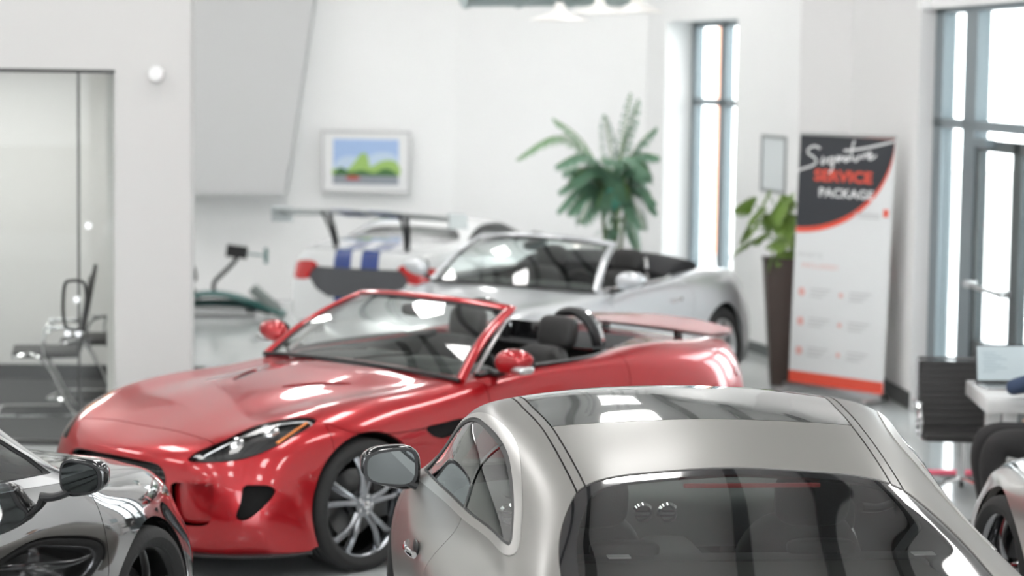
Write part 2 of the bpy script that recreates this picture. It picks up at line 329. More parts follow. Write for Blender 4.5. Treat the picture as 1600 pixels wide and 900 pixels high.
def bev(M, r, seg=2):
    bm = bmesh.new(); vs = [bm.verts.new(v) for v in M[0]]
    for t in M[2]:
        try: bm.faces.new([vs[i] for i in t])
        except ValueError: pass
    bmesh.ops.recalc_face_normals(bm, faces=bm.faces)
    bmesh.ops.dissolve_limit(bm, angle_limit=.01, verts=bm.verts, edges=bm.edges)
    bmesh.ops.bevel(bm, geom=[e for e in bm.edges], offset=r, segments=seg, affect='EDGES', profile=.6, clamp_overlap=True)
    bmesh.ops.triangulate(bm, faces=bm.faces); bm.verts.index_update()
    V = np.array([v.co for v in bm.verts]); Fc = np.array([[v.index for v in f.verts] for f in bm.faces]); bm.free(); return V, None, Fc
def rbox(c, s, r=.02, seg=2): return bev(box(c, s), r, seg)
def text_mesh(s, size, xscale=1.0, bold=0.0, shear=0.0):
    cu = bpy.data.curves.new('t', 'FONT'); cu.body = s; cu.size = size; cu.align_x = 'CENTER'; cu.align_y = 'CENTER'; cu.offset = bold; cu.shear = shear; cu.resolution_u = 3
    o = bpy.data.objects.new('t', cu); COL.objects.link(o); dg = bpy.context.evaluated_depsgraph_get(); me = bpy.data.meshes.new_from_object(o.evaluated_get(dg)); me.calc_loop_triangles()
    V = np.array([v.co[:] for v in me.vertices])*[xscale, 1, 1]; Fc = np.array([t.vertices[:] for t in me.loop_triangles])
    bpy.data.objects.remove(o); bpy.data.curves.remove(cu); bpy.data.meshes.remove(me); return V, None, Fc
# ---------- showroom shell ----------
WALL = mat('white painted wall', (.89, .89, .885), .75, noise=.015, nscale=3); CEIL = mat('white ceiling paint', (.72, .72, .72), .85)
FLOOR = mat('polished pale floor tiles', (.50, .52, .52), .12, noise=.05, nscale=2.2, spec=.6)
CARPET = mat('dark grey carpet', (.045, .045, .045), .95, noise=.35, nscale=90, bump=.5); FRAME = mat('grey anodised window frame', (.22, .26, .28), .4, .5)
BASEB = mat('black baseboard', (.02, .02, .02), .5); SHADE = mat('shaded wall grey', (.60, .60, .60), .8); PANE = glass('window glass', (.97, .985, .98), .6)
H_ROOM = 5.6
def wall_seg(name, a, b, z0=0, z1=H_ROOM, t=.25, m=None, side=1):
    # slab from a to b in plan, thickness going outwards
    a = np.array(a, float); b = np.array(b, float); d = (b-a)/np.linalg.norm(b-a); n = np.array([d[1], -d[0]])*t*side
    V = [(*p, z) for z in (z0, z1) for p in (a, b, b+n, a+n)]
    Q = [(0, 1, 2, 3), (4, 7, 6, 5), (0, 4, 5, 1), (1, 5, 6, 2), (2, 6, 7, 3), (3, 7, 4, 0)]
    return np.array(V, float), None, np.array([t_ for p, q, r, s in Q for t_ in ((p, q, r), (p, r, s))])
def along(a, b, t, off=0):
    a = np.array(a, float); b = np.array(b, float); d = (b-a)/np.linalg.norm(b-a); return a+d*t+np.array([d[1], -d[0]])*off
# plan points (x, y)
PA, PB, PC, PD, PE, PF = (-9.0, 27.2), (-.65, 26.35), (1.389, 25.6), (2.5, 21.3), (2.9, 20.9), (3.10, 18.62)
struct('floor', box((0, 12.5, -.15), (26, 33, .3)), FLOOR)
# left wall: pillar, header over the glazed office, office shell
struct('wall_back', cat(wall_seg('', PA, PB, side=-1), wall_seg('', PB, PC, side=-1)), WALL)
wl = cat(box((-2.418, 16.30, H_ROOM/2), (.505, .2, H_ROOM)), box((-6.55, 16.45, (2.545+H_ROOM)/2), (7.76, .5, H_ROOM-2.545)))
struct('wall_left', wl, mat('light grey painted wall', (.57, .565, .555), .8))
struct('wall_office', cat(box((-6.6, 19.75, 1.4), (7.7, .2, 2.8)), box((-2.76, 18.2, 1.4), (.10, 3.0, 2.8))), mat('office wall paint', (.68, .67, .655), .8))
struct('ceiling_office', box((-6.5, 18.2, 2.85), (7.4, 3.3, .1)), CEIL)
struct('floor_office', box((-6.5, 18.0, .004), (7.5, 3.4, .012)), CARPET)
struct('baseboard_office', box((-6.2, 19.635, .06), (7.4, .03, .13)), BASEB)
PG, PH = (3.56, 15.1), (6.8, 15.1)
def unit(a, b):
    a = np.array(a, float); d = np.array(b, float)-a; L = np.linalg.norm(d); return a, d/L, L
def wall_box(a, b, t0, t1, o0, o1, z0, z1):
    # box in wall coordinates: t along the wall, o outward offset (right-hand side walls), z up
    p, d, _ = unit(a, b); n = np.array([-d[1], d[0]])   # points to +x for walls running towards the camera
    V = np.array([(*(p+d*t+n*o), z) for z in (z0, z1) for t, o in ((t0, o0), (t1, o0), (t1, o1), (t0, o1))])
    Q = [(0, 1, 2, 3), (4, 7, 6, 5), (0, 4, 5, 1), (1, 5, 6, 2), (2, 6, 7, 3), (3, 7, 4, 0)]
    return V, None, np.array([t_ for p_, q, r, s in Q for t_ in ((p_, q, r), (p_, r, s))])
LCD = unit(PC, PD)[2]
T0, T1, ZT = .648, 2.80, 3.09
WT = .34
struct('wall_right', cat(wall_box(PC, PD, -.1, T0, 0, WT, 0, H_ROOM), wall_box(PC, PD, T1, LCD, 0, WT, 0, H_ROOM), wall_box(PC, PD, T0, T1, 0, WT, ZT, H_ROOM), wall_box(PC, PD, T0, T1, 0, WT, -.05, .10)), WALL)
struct('wall_pier', cat(wall_box(PD, PE, 0, unit(PD, PE)[2], 0, .3, 0, H_ROOM), wall_box(PE, PF, 0, unit(PE, PF)[2], 0, .25, 0, H_ROOM)), mat('pier wall paint', (.76, .75, .745), .8))
# entrance glazing wall from PF2 to PG
PF2 = (3.22, 18.62); DG = (3.62, 14.5); LG = unit(PF2, PG)[2]
struct('wall_entrance', cat(wall_box(PF2, PG, -.02, LG, -.05, .2, 3.09, H_ROOM), wall_box(PF2, PG, 3.0, LG, -.05, .2, 0, 3.2), box((5.2, 15.2, H_ROOM/2), (3.3, .2, H_ROOM)), box((3.19, 18.66, H_ROOM/2+1.54), (.2, .2, 2.5)), box((6.9, 5.5, H_ROOM/2), (.2, 19.5, H_ROOM))), WALL)
struct('wall_far_left', box((-10.6, 12.0, H_ROOM/2), (.2, 32, H_ROOM)), WALL)
struct('ceiling', box((-1.8, 12.0, H_ROOM+.1), (17.8, 32.0, .2)), CEIL)
# front of the showroom behind the camera: columns and a header around a glazed front
struct('wall_front', cat(box((-1.8, -3.9, 4.9), (17.6, .2, 1.4)), *[box((x, -3.9, 2.1), (.35, .25, 4.2)) for x in (-10.4, -6.2, -2, 2.2, 6.6)]), WALL)
# baseboards
for nm, M in (('baseboard_right', wall_box(PC, PD, 0, T0, -.015, 0, 0, .1)), ('baseboard_pier', wall_box(PE, PF, 0, unit(PE, PF)[2], -.015, 0, 0, .13)), ('baseboard_pier_face', wall_box(PD, PE, 0, unit(PD, PE)[2], -.015, 0, 0, .13)), ('baseboard_window', wall_box(PC, PD, T1, LCD, -.015, 0, 0, .1))):
    struct(nm, M, mat('grey baseboard', (.12, .13, .13), .5) if 'right' in nm or 'window' in nm else BASEB)
struct('baseboard_pillar', box((-2.418, 16.19, .05), (.505, .02, .1)), BASEB)
# bulkhead panel, its shade put into the pale grey colour, slanted right edge
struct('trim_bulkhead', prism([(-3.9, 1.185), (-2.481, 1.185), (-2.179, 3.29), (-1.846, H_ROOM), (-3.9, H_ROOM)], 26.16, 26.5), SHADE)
# window in the far right wall
w1 = obj('window_1', cat(*[wall_box(PC, PD, a, b, .28, .36, z0, z1) for a, b, z0, z1 in ((.62, .80, .08, 3.1), (1.52, 1.72, .08, 3.1), (2.50, 2.86, .08, 3.1), (.62, 2.86, 3.03, 3.1), (.62, 2.86, 2.24, 2.31), (.62, 2.86, .05, .14))]), FRAME); w1['kind'] = 'structure'
for a, b, z0, z1 in ((.80, 1.52, .14, 2.24), (1.72, 2.50, .14, 2.24), (.80, 1.52, 2.31, 3.03), (1.72, 2.50, 2.31, 3.03)): obj('pane', wall_box(PC, PD, a, b, .315, .325, z0, z1), PANE, w1)
# entrance: window frame with door
w2 = obj('window_2', cat(*[wall_box(PF2, PG, a, b, 0, .1, z0, z1) for a, b, z0, z1 in ((-.05, .22, 0, 3.1), (.80, 1.12, 0, 3.1), (-.05, 3.1, 3.05, 3.1), (-.05, 3.1, 2.19, 2.26), (2.9, 3.1, 0, 3.1), (.22, .84, 0, .12))]), FRAME); w2['kind'] = 'structure'
for a, b, z0, z1 in ((.22, .80, .12, 2.19), (.22, .80, 2.26, 3.05), (1.12, 2.9, 2.26, 3.05)): obj('pane', wall_box(PF2, PG, a, b, .045, .055, z0, z1), PANE, w2)
DKF = mat('dark bronze door frame', (.10, .115, .12), .35, .5)
d1 = obj('door_1', cat(*[wall_box(PF2, PG, a, b, .01, .07, z0, z1) for a, b, z0, z1 in ((1.13, 1.22, .02, 2.13), (2.02, 2.12, .02, 2.13), (1.13, 2.12, 2.05, 2.13), (1.13, 2.12, .02, .68))]), DKF); d1['kind'] = 'structure'
obj('pane', wall_box(PF2, PG, 1.22, 2.02, .035, .045, .68, 2.05), PANE, d1)
obj('push_bar', cat(wall_box(PF2, PG, 1.16, 2.1, -.07, -.04, 1.07, 1.10), wall_box(PF2, PG, 1.2, 1.23, -.07, .02, 1.06, 1.11), wall_box(PF2, PG, 2.03, 2.06, -.07, .02, 1.06, 1.11)), SATIN, d1)
obj('door_closer', wall_box(PF2, PG, 1.2, 1.6, -.06, .01, 2.08, 2.14), FRAME, d1)
d2 = obj('door_2', cat(*[wall_box(PF2, PG, a, b, .01, .07, z0, z1) for a, b, z0, z1 in ((2.13, 2.22, .02, 2.13), (2.82, 2.9, .02, 2.13), (2.13, 2.9, 2.05, 2.13), (2.13, 2.9, .02, .68))]), DKF); d2['kind'] = 'structure'
obj('pane', wall_box(PF2, PG, 2.22, 2.82, .035, .045, .68, 2.05), PANE, d2)
# office glazing at the left
w3 = obj('window_3', cat(box((-6.6, 16.26, 2.535), (7.9, .06, .03)), box((-2.925, 16.26, 1.27), (.012, .03, 2.5)), box((-5.3, 16.26, 1.27), (.012, .03, 2.5)), box((-6.6, 16.26, .02), (7.9, .05, .03))), mat('black glazing rail', (.03, .03, .028), .4)); w3['kind'] = 'structure'
OG = glass('office glass', (.93, .94, .93), .3)
for a, b in ((-10.4, -5.306), (-5.294, -2.931), (-2.919, -2.69)): obj('pane', box(((a+b)/2, 16.26, 1.27), (b-a, .012, 2.48)), OG, w3)
ph = obj('pull_handle', tube([(-2.985, 16.20, .80), (-2.90, 16.20, .80), (-2.872, 16.20, .84), (-2.872, 16.20, 1.09), (-2.90, 16.20, 1.125), (-2.985, 16.20, 1.125), (-3.012, 16.20, 1.09), (-3.012, 16.20, .84), (-2.985, 16.20, .80)], .011, 8, 60), BLACK, w3)
obj('fitting', cat(*[lathe([(0, -.02), (.022, -.02), (.022, .02), (0, .02)], 14, 1, (x, 16.22, z)) for x, z in ((-2.93, 1.0), (-2.92, .77), (-2.99, .77), (-2.85, 1.5))]), SATIN, w3)
# dark beams and round duct under the ceiling
BEAM = mat('dark steel beam', (.05, .052, .055), .5)
for i, x in enumerate((-9.0, -6.2, -3.4, -2.7, -1.3, -.6, .1, 1.5, 2.2, 2.9, 5.0)): struct('trim_%d' % (i+1), cat(box((x, 11.5, H_ROOM-.10), (.06, 30, .2)), box((x, 11.5, H_ROOM-.21), (.13, 30, .02))), BEAM)
# luminous ceiling panels
PANELM = mat('luminous panel', (1, .99, .97), emit=PANEL_POWER); PFR = mat('white panel frame', (.75, .75, .75), .5)
n = 0
for y in (1.0, 5.5, 10.0, 14.5, 19.0, 23.2):
    for x in (-7.6, -4.8, -2.0, .8, 3.6):
        t = thing('ceiling_light', 'rectangular luminous panel light set flush under the white ceiling', 'ceiling light', (x, y, H_ROOM-.03), 0, 'ceiling panel lights')
        obj('diffuser', box((0, 0, -.012), (.56, 1.9, .012)), PANELM, t)
        obj('frame', cat(box((.31, 0, 0), (.04, 2.0, .05)), box((-.31, 0, 0), (.04, 2.0, .05)), box((0, .98, 0), (.66, .04, .05)), box((0, -.98, 0), (.66, .04, .05))), PFR, t)
# daylight portals in the glazed front and the entrance
def portal(loc, rot, sx, sy):
    l = bpy.data.lights.new('portal', 'AREA'); l.shape = 'RECTANGLE'; l.size = sx; l.size_y = sy; l.cycles.is_portal = True
    o = bpy.data.objects.new('portal', l); COL.objects.link(o); o.location = loc; o.rotation_euler = rot
portal((-1.8, -3.7, 2.1), (math.pi/2, 0, math.pi), 17, 4.2)
# outdoor ground
struct('ground', box((12, 12, -.2), (90, 110, .3)), mat('pale concrete paving', (.55, .55, .53), .9, noise=.1, nscale=1.5))

t = thing('ceiling_light', 'small square panel light added out of view to brighten the glazed office at the left', 'ceiling light', (-4.2, 18.0, 2.78), 0)  # unseen lamp, added because the closed office came out dark
obj('diffuser', box((0, 0, -.012), (1.1, 1.1, .012)), PANELM, t); obj('frame', cat(box((.58, 0, 0), (.04, 1.2, .05)), box((-.58, 0, 0), (.04, 1.2, .05)), box((0, .58, 0), (1.2, .04, .05)), box((0, -.58, 0), (1.2, .04, .05))), PFR, t)
# ---------- cars ----------
def ccat(*L): return cat(*[(m[0], None, m[2]) for m in L])
def cobj(name, M, m, parent, sharp=35): return obj(name, M, m, parent, True, sharp)
def cobjs(name, M, m, parent, fin=lambda x: x, minf=12):
    # one object for each separate piece
    return [cobj(name, fin(c), m, parent) for c in comps(M) if len(c[2]) >= minf]
def wheel(parent, s, w, side, R=.34, tw=.25, rr=.25, style='split', rim_mat=SATIN, disc=True, name='wheel'):
    # side +1 = left; outer face at |w|
    ax = lambda M: mov(M, (s, w, R)) if side > 0 else mov(mir(M), (s, w, R))
    d = -tw   # wheel extends inward from y=0 to y=-tw
    k = 20; spokes = []
    ns = 5 if style in ('split', 'five') else 10 if style == 'ten' else 7
    for i in range(ns):
        a = 2*math.pi*i/ns+.3
        offs = (-.11, .11) if style == 'split' else (0,)
        for of in offs:
            r0, r1 = .055, rr-.008; a0, a1 = a+of*.9, a+of*1.9
            P = [(r*math.cos(q), -.03-.022*math.sin((r-r0)/(r1-r0)*math.pi)*-1-.012, r*math.sin(q)) for r, q in ((r0, a0), ((r0+r1)/2, (a0+a1)/2), (r1, a1))]
            wd = .017 if style == 'split' else .03 if style == 'five' else .014
            spokes.append(tube(P, [wd*1.35, wd, wd*1.25], 8, 7, r2=None, up=None) if style == 'split' else tube(spl(P, 7), np.linspace(wd*1.2, wd*.9, 7), 8, 0, r2=.012, up=(0, 1, 0)))
    hub = lathe([(0, -.012), (.03, -.012), (.034, -.018), (.062, -.02), (.07, -.05), (.06, -.1)], 24, 1)
    barrel = lathe([(rr+.012, -.004), (rr+.014, -.012), (rr+.002, -.018), (rr-.012, -.035), (rr-.02, -.10), (rr-.02, d+.02)], 56, 1)
    wh = cobj(name, ax(ccat(barrel, hub, *spokes)), rim_mat, parent)
    sd = R-rr
    prof = [(rr+.004, -.014), (rr+.02, .004), (rr+sd*.5, .012), (R-.02, .004), (R-.006, -.012), (R, -.03)]
    tread = []
    for q in range(4):
        y0 = -.03-(tw-.06)*(q+.5)/4-.006; tread += [(R, y0+.004), (R-.008, y0+.002), (R-.008, y0-.006), (R, y0-.008)]
    prof += tread+[(R, d+.03), (R-.006, d+.012), (R-.02, d), (rr+.02, d), (rr+.004, d+.014)]
    cobj('tyre', ax(lathe(prof, 64, 1)), RUBBER, wh)
    if disc:
        cobj('brake_disc', ax(lathe([(.06, -.12), (rr-.085, -.12), (rr-.085, -.145), (.06, -.145)], 40, 1)), mat('brake disc steel', (.16, .16, .16), .35, 1), wh)
        cobj('brake_caliper', ax(bev(prism([(rr*.45, -.1), (rr*.86, -.09), (rr*.88, .09), (rr*.45, .1)], -.16, -.085, 1), .012, 2)), mat('caliper grey', (.06, .06, .06), .4, .3), wh)
    cobj('wheel_nut', ax(ccat(*[lathe([(0, -.014), (.009, -.016), (.009, -.03)], 8, 1, (.045*math.cos(a), 0, .045*math.sin(a))) for a in np.arange(5)*2*math.pi/5], lathe([(0, .0), (.022, -.003), (.026, -.014)], 18, 1))), CHROME, wh)
    return wh
def well(s, w, R, depth=.42):
    # dark wheel housing
    a = np.linspace(-.12, math.pi+.12, 30)
    rows = [[(s+r*math.cos(q), y, .34+r*math.sin(q)) for q in a] for r, y in ((R, w), (R+.03, w-.06), (R+.03, w-depth), (.04, w-depth))]
    return grid_mesh(np.array(rows, float))
def mirror(parent, p, side, body, base=None, scale=1.0, cap2=None, e=.68):
    # door mirror: shell, glass facing back, arm; p is the shell centre, side +1 left
    sx = lambda M: M if side > 0 else mir(M)
    tw = lambda V: np.stack([V[:, 0]*np.where(V[:, 0] > 0, .35, 1.0)+.012*(V[:, 1]/.12), V[:, 1], V[:, 2]*(1-.22*V[:, 1]/.13)+.012*V[:, 1]/.12], 1)
    c = np.array([p[0], abs(p[1]), p[2]])
    sh = cobj('door_mirror', sx(blob(c, np.array([.085, .118, .082 if e < .8 else .066])*scale, e, 22, 30, tw)), body, parent)
    def plate(y0, y1, m, nm, q):
        T = np.linspace(0, 2*math.pi, 28, endpoint=False); P = np.stack([np.cos(T), np.sin(T)], 1); P = np.sign(P)*np.abs(P)**(.6 if e < .8 else .85)*[.106, .072 if e < .8 else .056]*q*scale
        zz = P[:, 1]*(1-.22*P[:, 0]/.13)
        V = np.array([(c[0]+x+.012*a/.12, c[1]+a, c[2]+b) for x in (y0, y1) for a, b in zip(P[:, 0], zz)]); k = len(P)
        Fc = [(0, i, i+1) for i in range(1, k-1)]+[(k, k+i+1, k+i) for i in range(1, k-1)]+[t for i in range(k) for t in ((i, (i+1) % k, k+(i+1) % k), (i, k+(i+1) % k, k+i))]
        cobj(nm, sx((V, None, np.array(Fc))), m, sh)
    plate(.022*scale, .034*scale, BLACK, 'mirror_bezel', 1.0); plate(.034*scale, .038*scale, MIRROR, 'mirror_glass', .88)
    cobj('mirror_arm', sx(tube([c+[.0, -.06, -.06], c+[.01, -.13, -.085], c+[.02, -.21, -.08]], [.028, .022, .03], 10, 8, r2=[.016, .016, .02], up=(0, 0, 1))), BLACK, sh)
    if cap2: cobj('mirror_trim', sx(blob(c+np.array([-.01, .06, -.04])*scale, np.array([.06, .062, .03])*scale, .8, 10, 14)), cap2, sh)
    return sh
def seat(parent, s, w, z=.30, m=LEATHER, h=.62, hoop=True):
    # bucket seat facing forward (towards smaller s)
    cush = blob((s, w, z+.07), (.26, .25, .09), .45, 12, 20)
    lean = .32
    back = mov(blob((0, 0, 0), (.075, .25, h*.5), .5, 18, 22, lambda V: np.stack([V[:, 0]-.10*(np.abs(V[:, 1])/.25)**2, V[:, 1]*(1-.35*np.clip(V[:, 2]/(h*.5), 0, 1)**2), V[:, 2]], 1)), (s+.27, w, z+.12+h*.44), ry=lean*.6)
    se = cobj('seat', ccat(cush, back), m, parent)
    cobj('headrest', mov(blob((0, 0, 0), (.055, .135, .10), .55, 14, 18), (s+.27+.11, w, z+.16+h*.98), ry=lean*.5), m, se)
    return se
def steering(parent, s, w, z, r=.185):
    a = np.linspace(0, 2*math.pi, 36); M = [tube(np.stack([np.zeros(36), r*np.cos(a), r*np.sin(a)], 1), .015, 8)]
    for q in (0, math.pi, -math.pi/2): M.append(tube([(0, .04*math.cos(q), .04*math.sin(q)), (0, r*math.cos(q), r*math.sin(q))], .014, 6))
    M.append(blob((.0, 0, 0), (.03, .07, .06), .7, 8, 12)); cobj('steering_wheel', mov(ccat(*M), (s, w, z), ry=-.4), BLACK, parent)
def gapsplit(M, f, g=.0025):
    a, r = split(M, f+g); n = lambda V: None
    return a, r
def panels(parent, body, M, defs, m, thick=.014, g=.0025):
    # cut named panels out of a skin leaving narrow shut lines; returns the remainder
    for nm, fn, mt in defs:
        inside, rest = split(M, fn(M[0])+g)
        _, M = split(rest, fn(rest[0])-g)
        cobjs(nm, inside, mt or m, parent, lambda c: rim(c, thick))
    return M
def plug(M, fn, depth): # region of the skin pushed inward
    a, _ = split(M, fn(M[0])); return shift(a, -depth)
def wheels4(root, sf, sr, wf, wr, R=.34, Rr=None, **k):
    for s, w, r in ((sf, wf, R), (sr, wr, Rr or R)):
        for sd in (1, -1): wheel(root, s, w*sd, sd, R=r, **k)
def arches(V, lst):
    f = np.full(len(V), 9.)
    for s, z, r in lst: f = np.minimum(f, np.maximum(np.hypot(V[:, 0]-s, V[:, 2]-z)-r, .5-np.abs(V[:, 1])))
    return f
def place(name, label, cat_, nose, heading, group=None):
    # car empty at the nose point on the floor; heading = direction of travel; local +x forward, +y left
    return thing(name, label, cat_, (nose[0], nose[1], 0), heading, group)

def windscreen(root, base, top, frame_m, glass_m, fw=.026, bow=.05):
    # base / top: left half points from the corner to the centre
    full = lambda P: np.array(P+[(a, -b, c) for a, b, c in P[:-1][::-1]], float)
    B, T = full(base), full(top); mid = (B+T)/2+np.array([-.5*bow, 0, bow*.6]); 
    G = patch([B, mid, T], 24, 40); g = cobj('windscreen', G, glass_m, root)
    L = patch([B, mid, T], 24, 40); V = L[0].reshape(24, 40, 3)
    path = np.vstack([V[:, 0], V[-1, 1:-1], V[::-1, -1]])
    n = len(path); up = L[1].reshape(24, 40, 3); upv = np.vstack([up[:, 0], up[-1, 1:-1], up[::-1, -1]])
    cobj('windscreen_frame', tube(path, fw, 10, 0, r2=fw*.62, up=upv), frame_m, root)
    cobj('windscreen_seal', cat(*[tube(V[1:-1, c]+[0.0, -.035*sg, 0], .012, 6, 0) for c, sg in ((0, 1), (-1, -1))], tube(V[-2]*[1, .95, 1]+[.0, 0, -.004], .014, 6), tube(V[0]+[-.01, 0, .004], .014, 6)), BLACK, root)
    return V
def roadster(root, pm, frame_m, k, lo=False):
    nu, nv = (150, 111) if lo else (230, 181)
    net = ROADSTER.copy()
    if 'warp' in k: net = k['warp'](net)
    M = skin(net, nu, nv); A = [(.95, .345, .385), (3.54, .345, .39)]
    _, M = split(M, arches(M[0], A))
    ck = k.get('cockpit', [(1.93, .0), (1.96, .5), (2.04, .70), (2.5, .765), (2.9, .755), (3.12, .66), (3.2, .40), (3.22, 0)])
    ck = [(a, b) for a, b in ck]+[(a, -b) for a, b in ck[1:-1][::-1]]
    tub, M = split(M, top_poly(M[0], ck, .8)); cobj('interior_tub', None or tub_mesh(ck), mat('dark cabin trim', (.022, .021, .02), .6), root)
    return M, A
def tub_mesh(ck, z0=.32, z1=.915, inset=.03):
    P = spl(np.array(ck, float), 60, True); c = P.mean(0); rows = []
    for q, z in ((1.0, z1+.015), (.965, z1-.02), (.93, z1-.15), (.90, z0), (.02, z0)):
        rows.append([(c[0]+(a-c[0])*q, c[1]+(b-c[1])*q, z) for a, b in np.vstack([P, P[:1]])])
    return grid_mesh(np.array(rows, float))

COUPE_O = (0.3555, 11.1227); COUPE_H = 1.693
RACER_O, RACER_H = (.19, 25.65), math.radians(65)
DARK_O, DARK_H = (-2.071, 11.023), 1.2464
GREY_O, GREY_H = (3.0, 11.93), math.pi/2+.17
# ---------- red roadster ----------
def ABSV(V): return np.stack([V[:, 0], np.abs(V[:, 1]), V[:, 2]], 1)
def headlamp(root, M, poly, depth=.05):
    fn = lambda V: poly3(V, poly, .16)
    lens, rest = split(M, fn(M[0])+.002)
    _, rest2 = split(rest, fn(rest[0])-.002)
    for sd in (1, -1):
        L, _ = split(lens, -lens[0][:, 1]*sd)
        g = cobj('headlight', rim(L, .01), LENS, root)
        cobj('headlight_bucket', cat(rim(shift(L, -.045), -.04)), BLACK, g)
        c = spl(np.array(poly), 60, True)*[1, sd, 1]; cc = c.mean(0)
        ins = cc+(c-cc)*.86-np.array([-.03, 0, .012]); lo = ins[ins[:, 2] < cc[2]+.05]
        P = np.array(poly)*[1, sd, 1]
        cobj('lamp_trim', tube(ins[:40], .006, 6), SATIN, g)
        for t, r in ((.28, .050), (.56, .044)):
            p = P[0]*(1-t)+P[4]*t; p = p+np.array([.045, 0, .005])
            cobj('projector', cat(lathe([(0, -.028), (r*.6, -.022), (r*.92, -.004), (r*.95, .03)], 24, 0, p), lathe([(r, .0), (r*1.15, -.012), (r*1.2, .0), (r*1.15, .04)], 24, 0, p)), CHROME, g)
        e = P[4]*.93+P[5]*.07; f = P[5]*.75+P[6]*.25
        q = np.array([P[4]*(1-t)+P[5]*t for t in np.linspace(.22, 1.1, 8)])+np.array([.0, -.004*sd, .006])-np.array([0, sd*.012, 0])
        cobj('amber_reflector', tube(q, .012, 6, 0, r2=.006), AMBER, g)
    return rest2

REDP = paint('candy red paint', (.42, .006, .012), .45, .30, 1.0, .02)
def build_red():
    root = place('red_roadster', 'shiny red open-top sports car with black cabin, nose towards the left, middle of the showroom', 'car', (-2.054, 12.228), .815+math.pi)
    M, A = roadster(root, REDP, REDP, {})
    HL = [(0.118, 0.50, 0.617), (0.255, 0.589, 0.709), (0.445, 0.637, 0.776), (0.646, 0.751, 0.812), (0.695, 0.812, 0.803), (0.47, 0.812, 0.708), (0.286, 0.730, 0.636), (0.165, 0.605, 0.612)]
    M = headlamp(root, M, HL)
    # grille mouth
    gr = [(0, .60), (.25, .595), (.37, .575), (.415, .50), (.37, .36), (.32, .31), (0, .30)]; gr = gr+[(-a, b) for a, b in gr[1:-1][::-1]]
    gm, M = split(M, end_poly(M[0], gr, .35, -1)-.0)
    cobj('grille', shift(gm, -.07), BLACK, root)
    for sd in (0,): cobj('grille_mesh', ccat(*[tube([(.075, -.43, z), (.045, -.2, z), (.035, 0, z), (.045, .2, z), (.075, .43, z)], .004, 6, 14) for z in np.arange(.34, .57, .03)], *[tube([(.05+.14*w*w, w, .32), (.045+.14*w*w, w, .56)], .003, 5) for w in np.arange(-.42, .43, .035)]), GLOSSB, root)
    cobj('grille_surround', tube([(.045+.16*a*a, a, b) for a, b in spl(np.array(gr)*[1.0, 1.0], 90, True)[np.r_[0:90, 0]]], .009, 8), CHR2, root)
    # bumper scoops with a divider fin
    sc = [(.45, .50), (.50, .508), (.62, .512), (.655, .505), (.66, .42), (.645, .32), (.60, .298), (.52, .292), (.465, .31), (.45, .40)]
    hl_ = [(.765, .505), (.80, .51), (.845, .505), (.866, .475), (.84, .40), (.785, .335), (.755, .345), (.765, .43)]
    sp, M = split(M, end_poly(ABSV(M[0]), sc, .6, -1)); cobjs('bumper_scoop', sp, REDP, root, lambda c: rim(shift(c, -.045), -.045))
    ho, M = split(M, end_poly(ABSV(M[0]), hl_, .7, -1)); cobjs('bumper_duct', ho, DARK, root, lambda c: rim(shift(c, -.05), -.048))
    vt, M = split(M, side_poly(M[0], [(1.38, .70), (1.50, .715), (1.68, .725), (1.74, .70), (1.64, .658), (1.46, .642)], .6)); cobjs('fender_vent', vt, DARK, root, lambda c: rim(shift(c, -.03), -.028))
    hv = lambda V: np.minimum(top_poly(V, [(.99, .20), (1.02, .23), (1.27, .385), (1.33, .40), (1.31, .36), (1.06, .20)], .7), top_poly(V*[1, -1, 1], [(.99, .20), (1.02, .23), (1.27, .385), (1.33, .40), (1.31, .36), (1.06, .20)], .7))
    v, M = split(M, hv(M[0])); cobjs('bonnet_vent', shift(v, -.012), BLACK, root)
    cobj('inner_structure', shift(M, -.03), DARK, root)
    hood = lambda V: np.maximum.reduce([.245-V[:, 0]-.05*np.abs(V[:, 1])**2, V[:, 0]-np.minimum(1.885, 1.63+.30*(V[:, 1]/.75)**2), np.interp(V[:, 0], [.2, .45, .685, .853, 1.134, 1.9], [.66, .745, .80, .731, .700, .702])-V[:, 2]])
    cowl = lambda V: np.maximum.reduce([1.63+.30*(V[:, 1]/.75)**2-V[:, 0], V[:, 0]-(1.715+.20*(V[:, 1]/.75)**2), np.abs(V[:, 1])-.735, .8-V[:, 2]])
    door = lambda V: side_poly(V, [(1.90, .25), (1.905, .55), (1.893, .716), (1.881, .82), (1.865, .93), (1.87, 1.05), (3.0, 1.05), (3.02, .9), (2.99, .62), (2.9, .38), (2.82, .25), (2.4, .23)], .6, smooth=False)
    bumper_f = lambda V: np.maximum(V[:, 0]-.72, V[:, 2]-.9)
    boot = lambda V: np.maximum.reduce([3.62-V[:, 0]+.1*np.abs(V[:, 1]), np.abs(V[:, 1])-.56, .84-V[:, 2], V[:, 0]-4.40])
    M = panels(root, None, M, [('bonnet', hood, None), ('cowl_panel', cowl, BLACK), ('door', door, None), ('front_bumper', bumper_f, None), ('boot_lid', boot, None)], REDP)
    tl = lambda V: np.minimum(*[poly3(V*[1, m, 1], [(4.36, .35, .80), (4.30, .62, .82), (4.16, .80, .81), (4.10, .84, .79), (4.18, .81, .76), (4.34, .62, .765), (4.40, .35, .76)], .15, mirror=False) for m in (1, -1)])
    t, M = split(M, tl(M[0])); cobjs('tail_light', t, REDLENS, root, lambda c: rim(c, .01))
    cobj('body_shell', rim(M, .02), REDP, root)
    for s, z, r in A:
        for sd in (1, -1):
            W_ = well(s, .915, .39); cobj('wheel_well', W_ if sd > 0 else mir(W_), DARK, root)
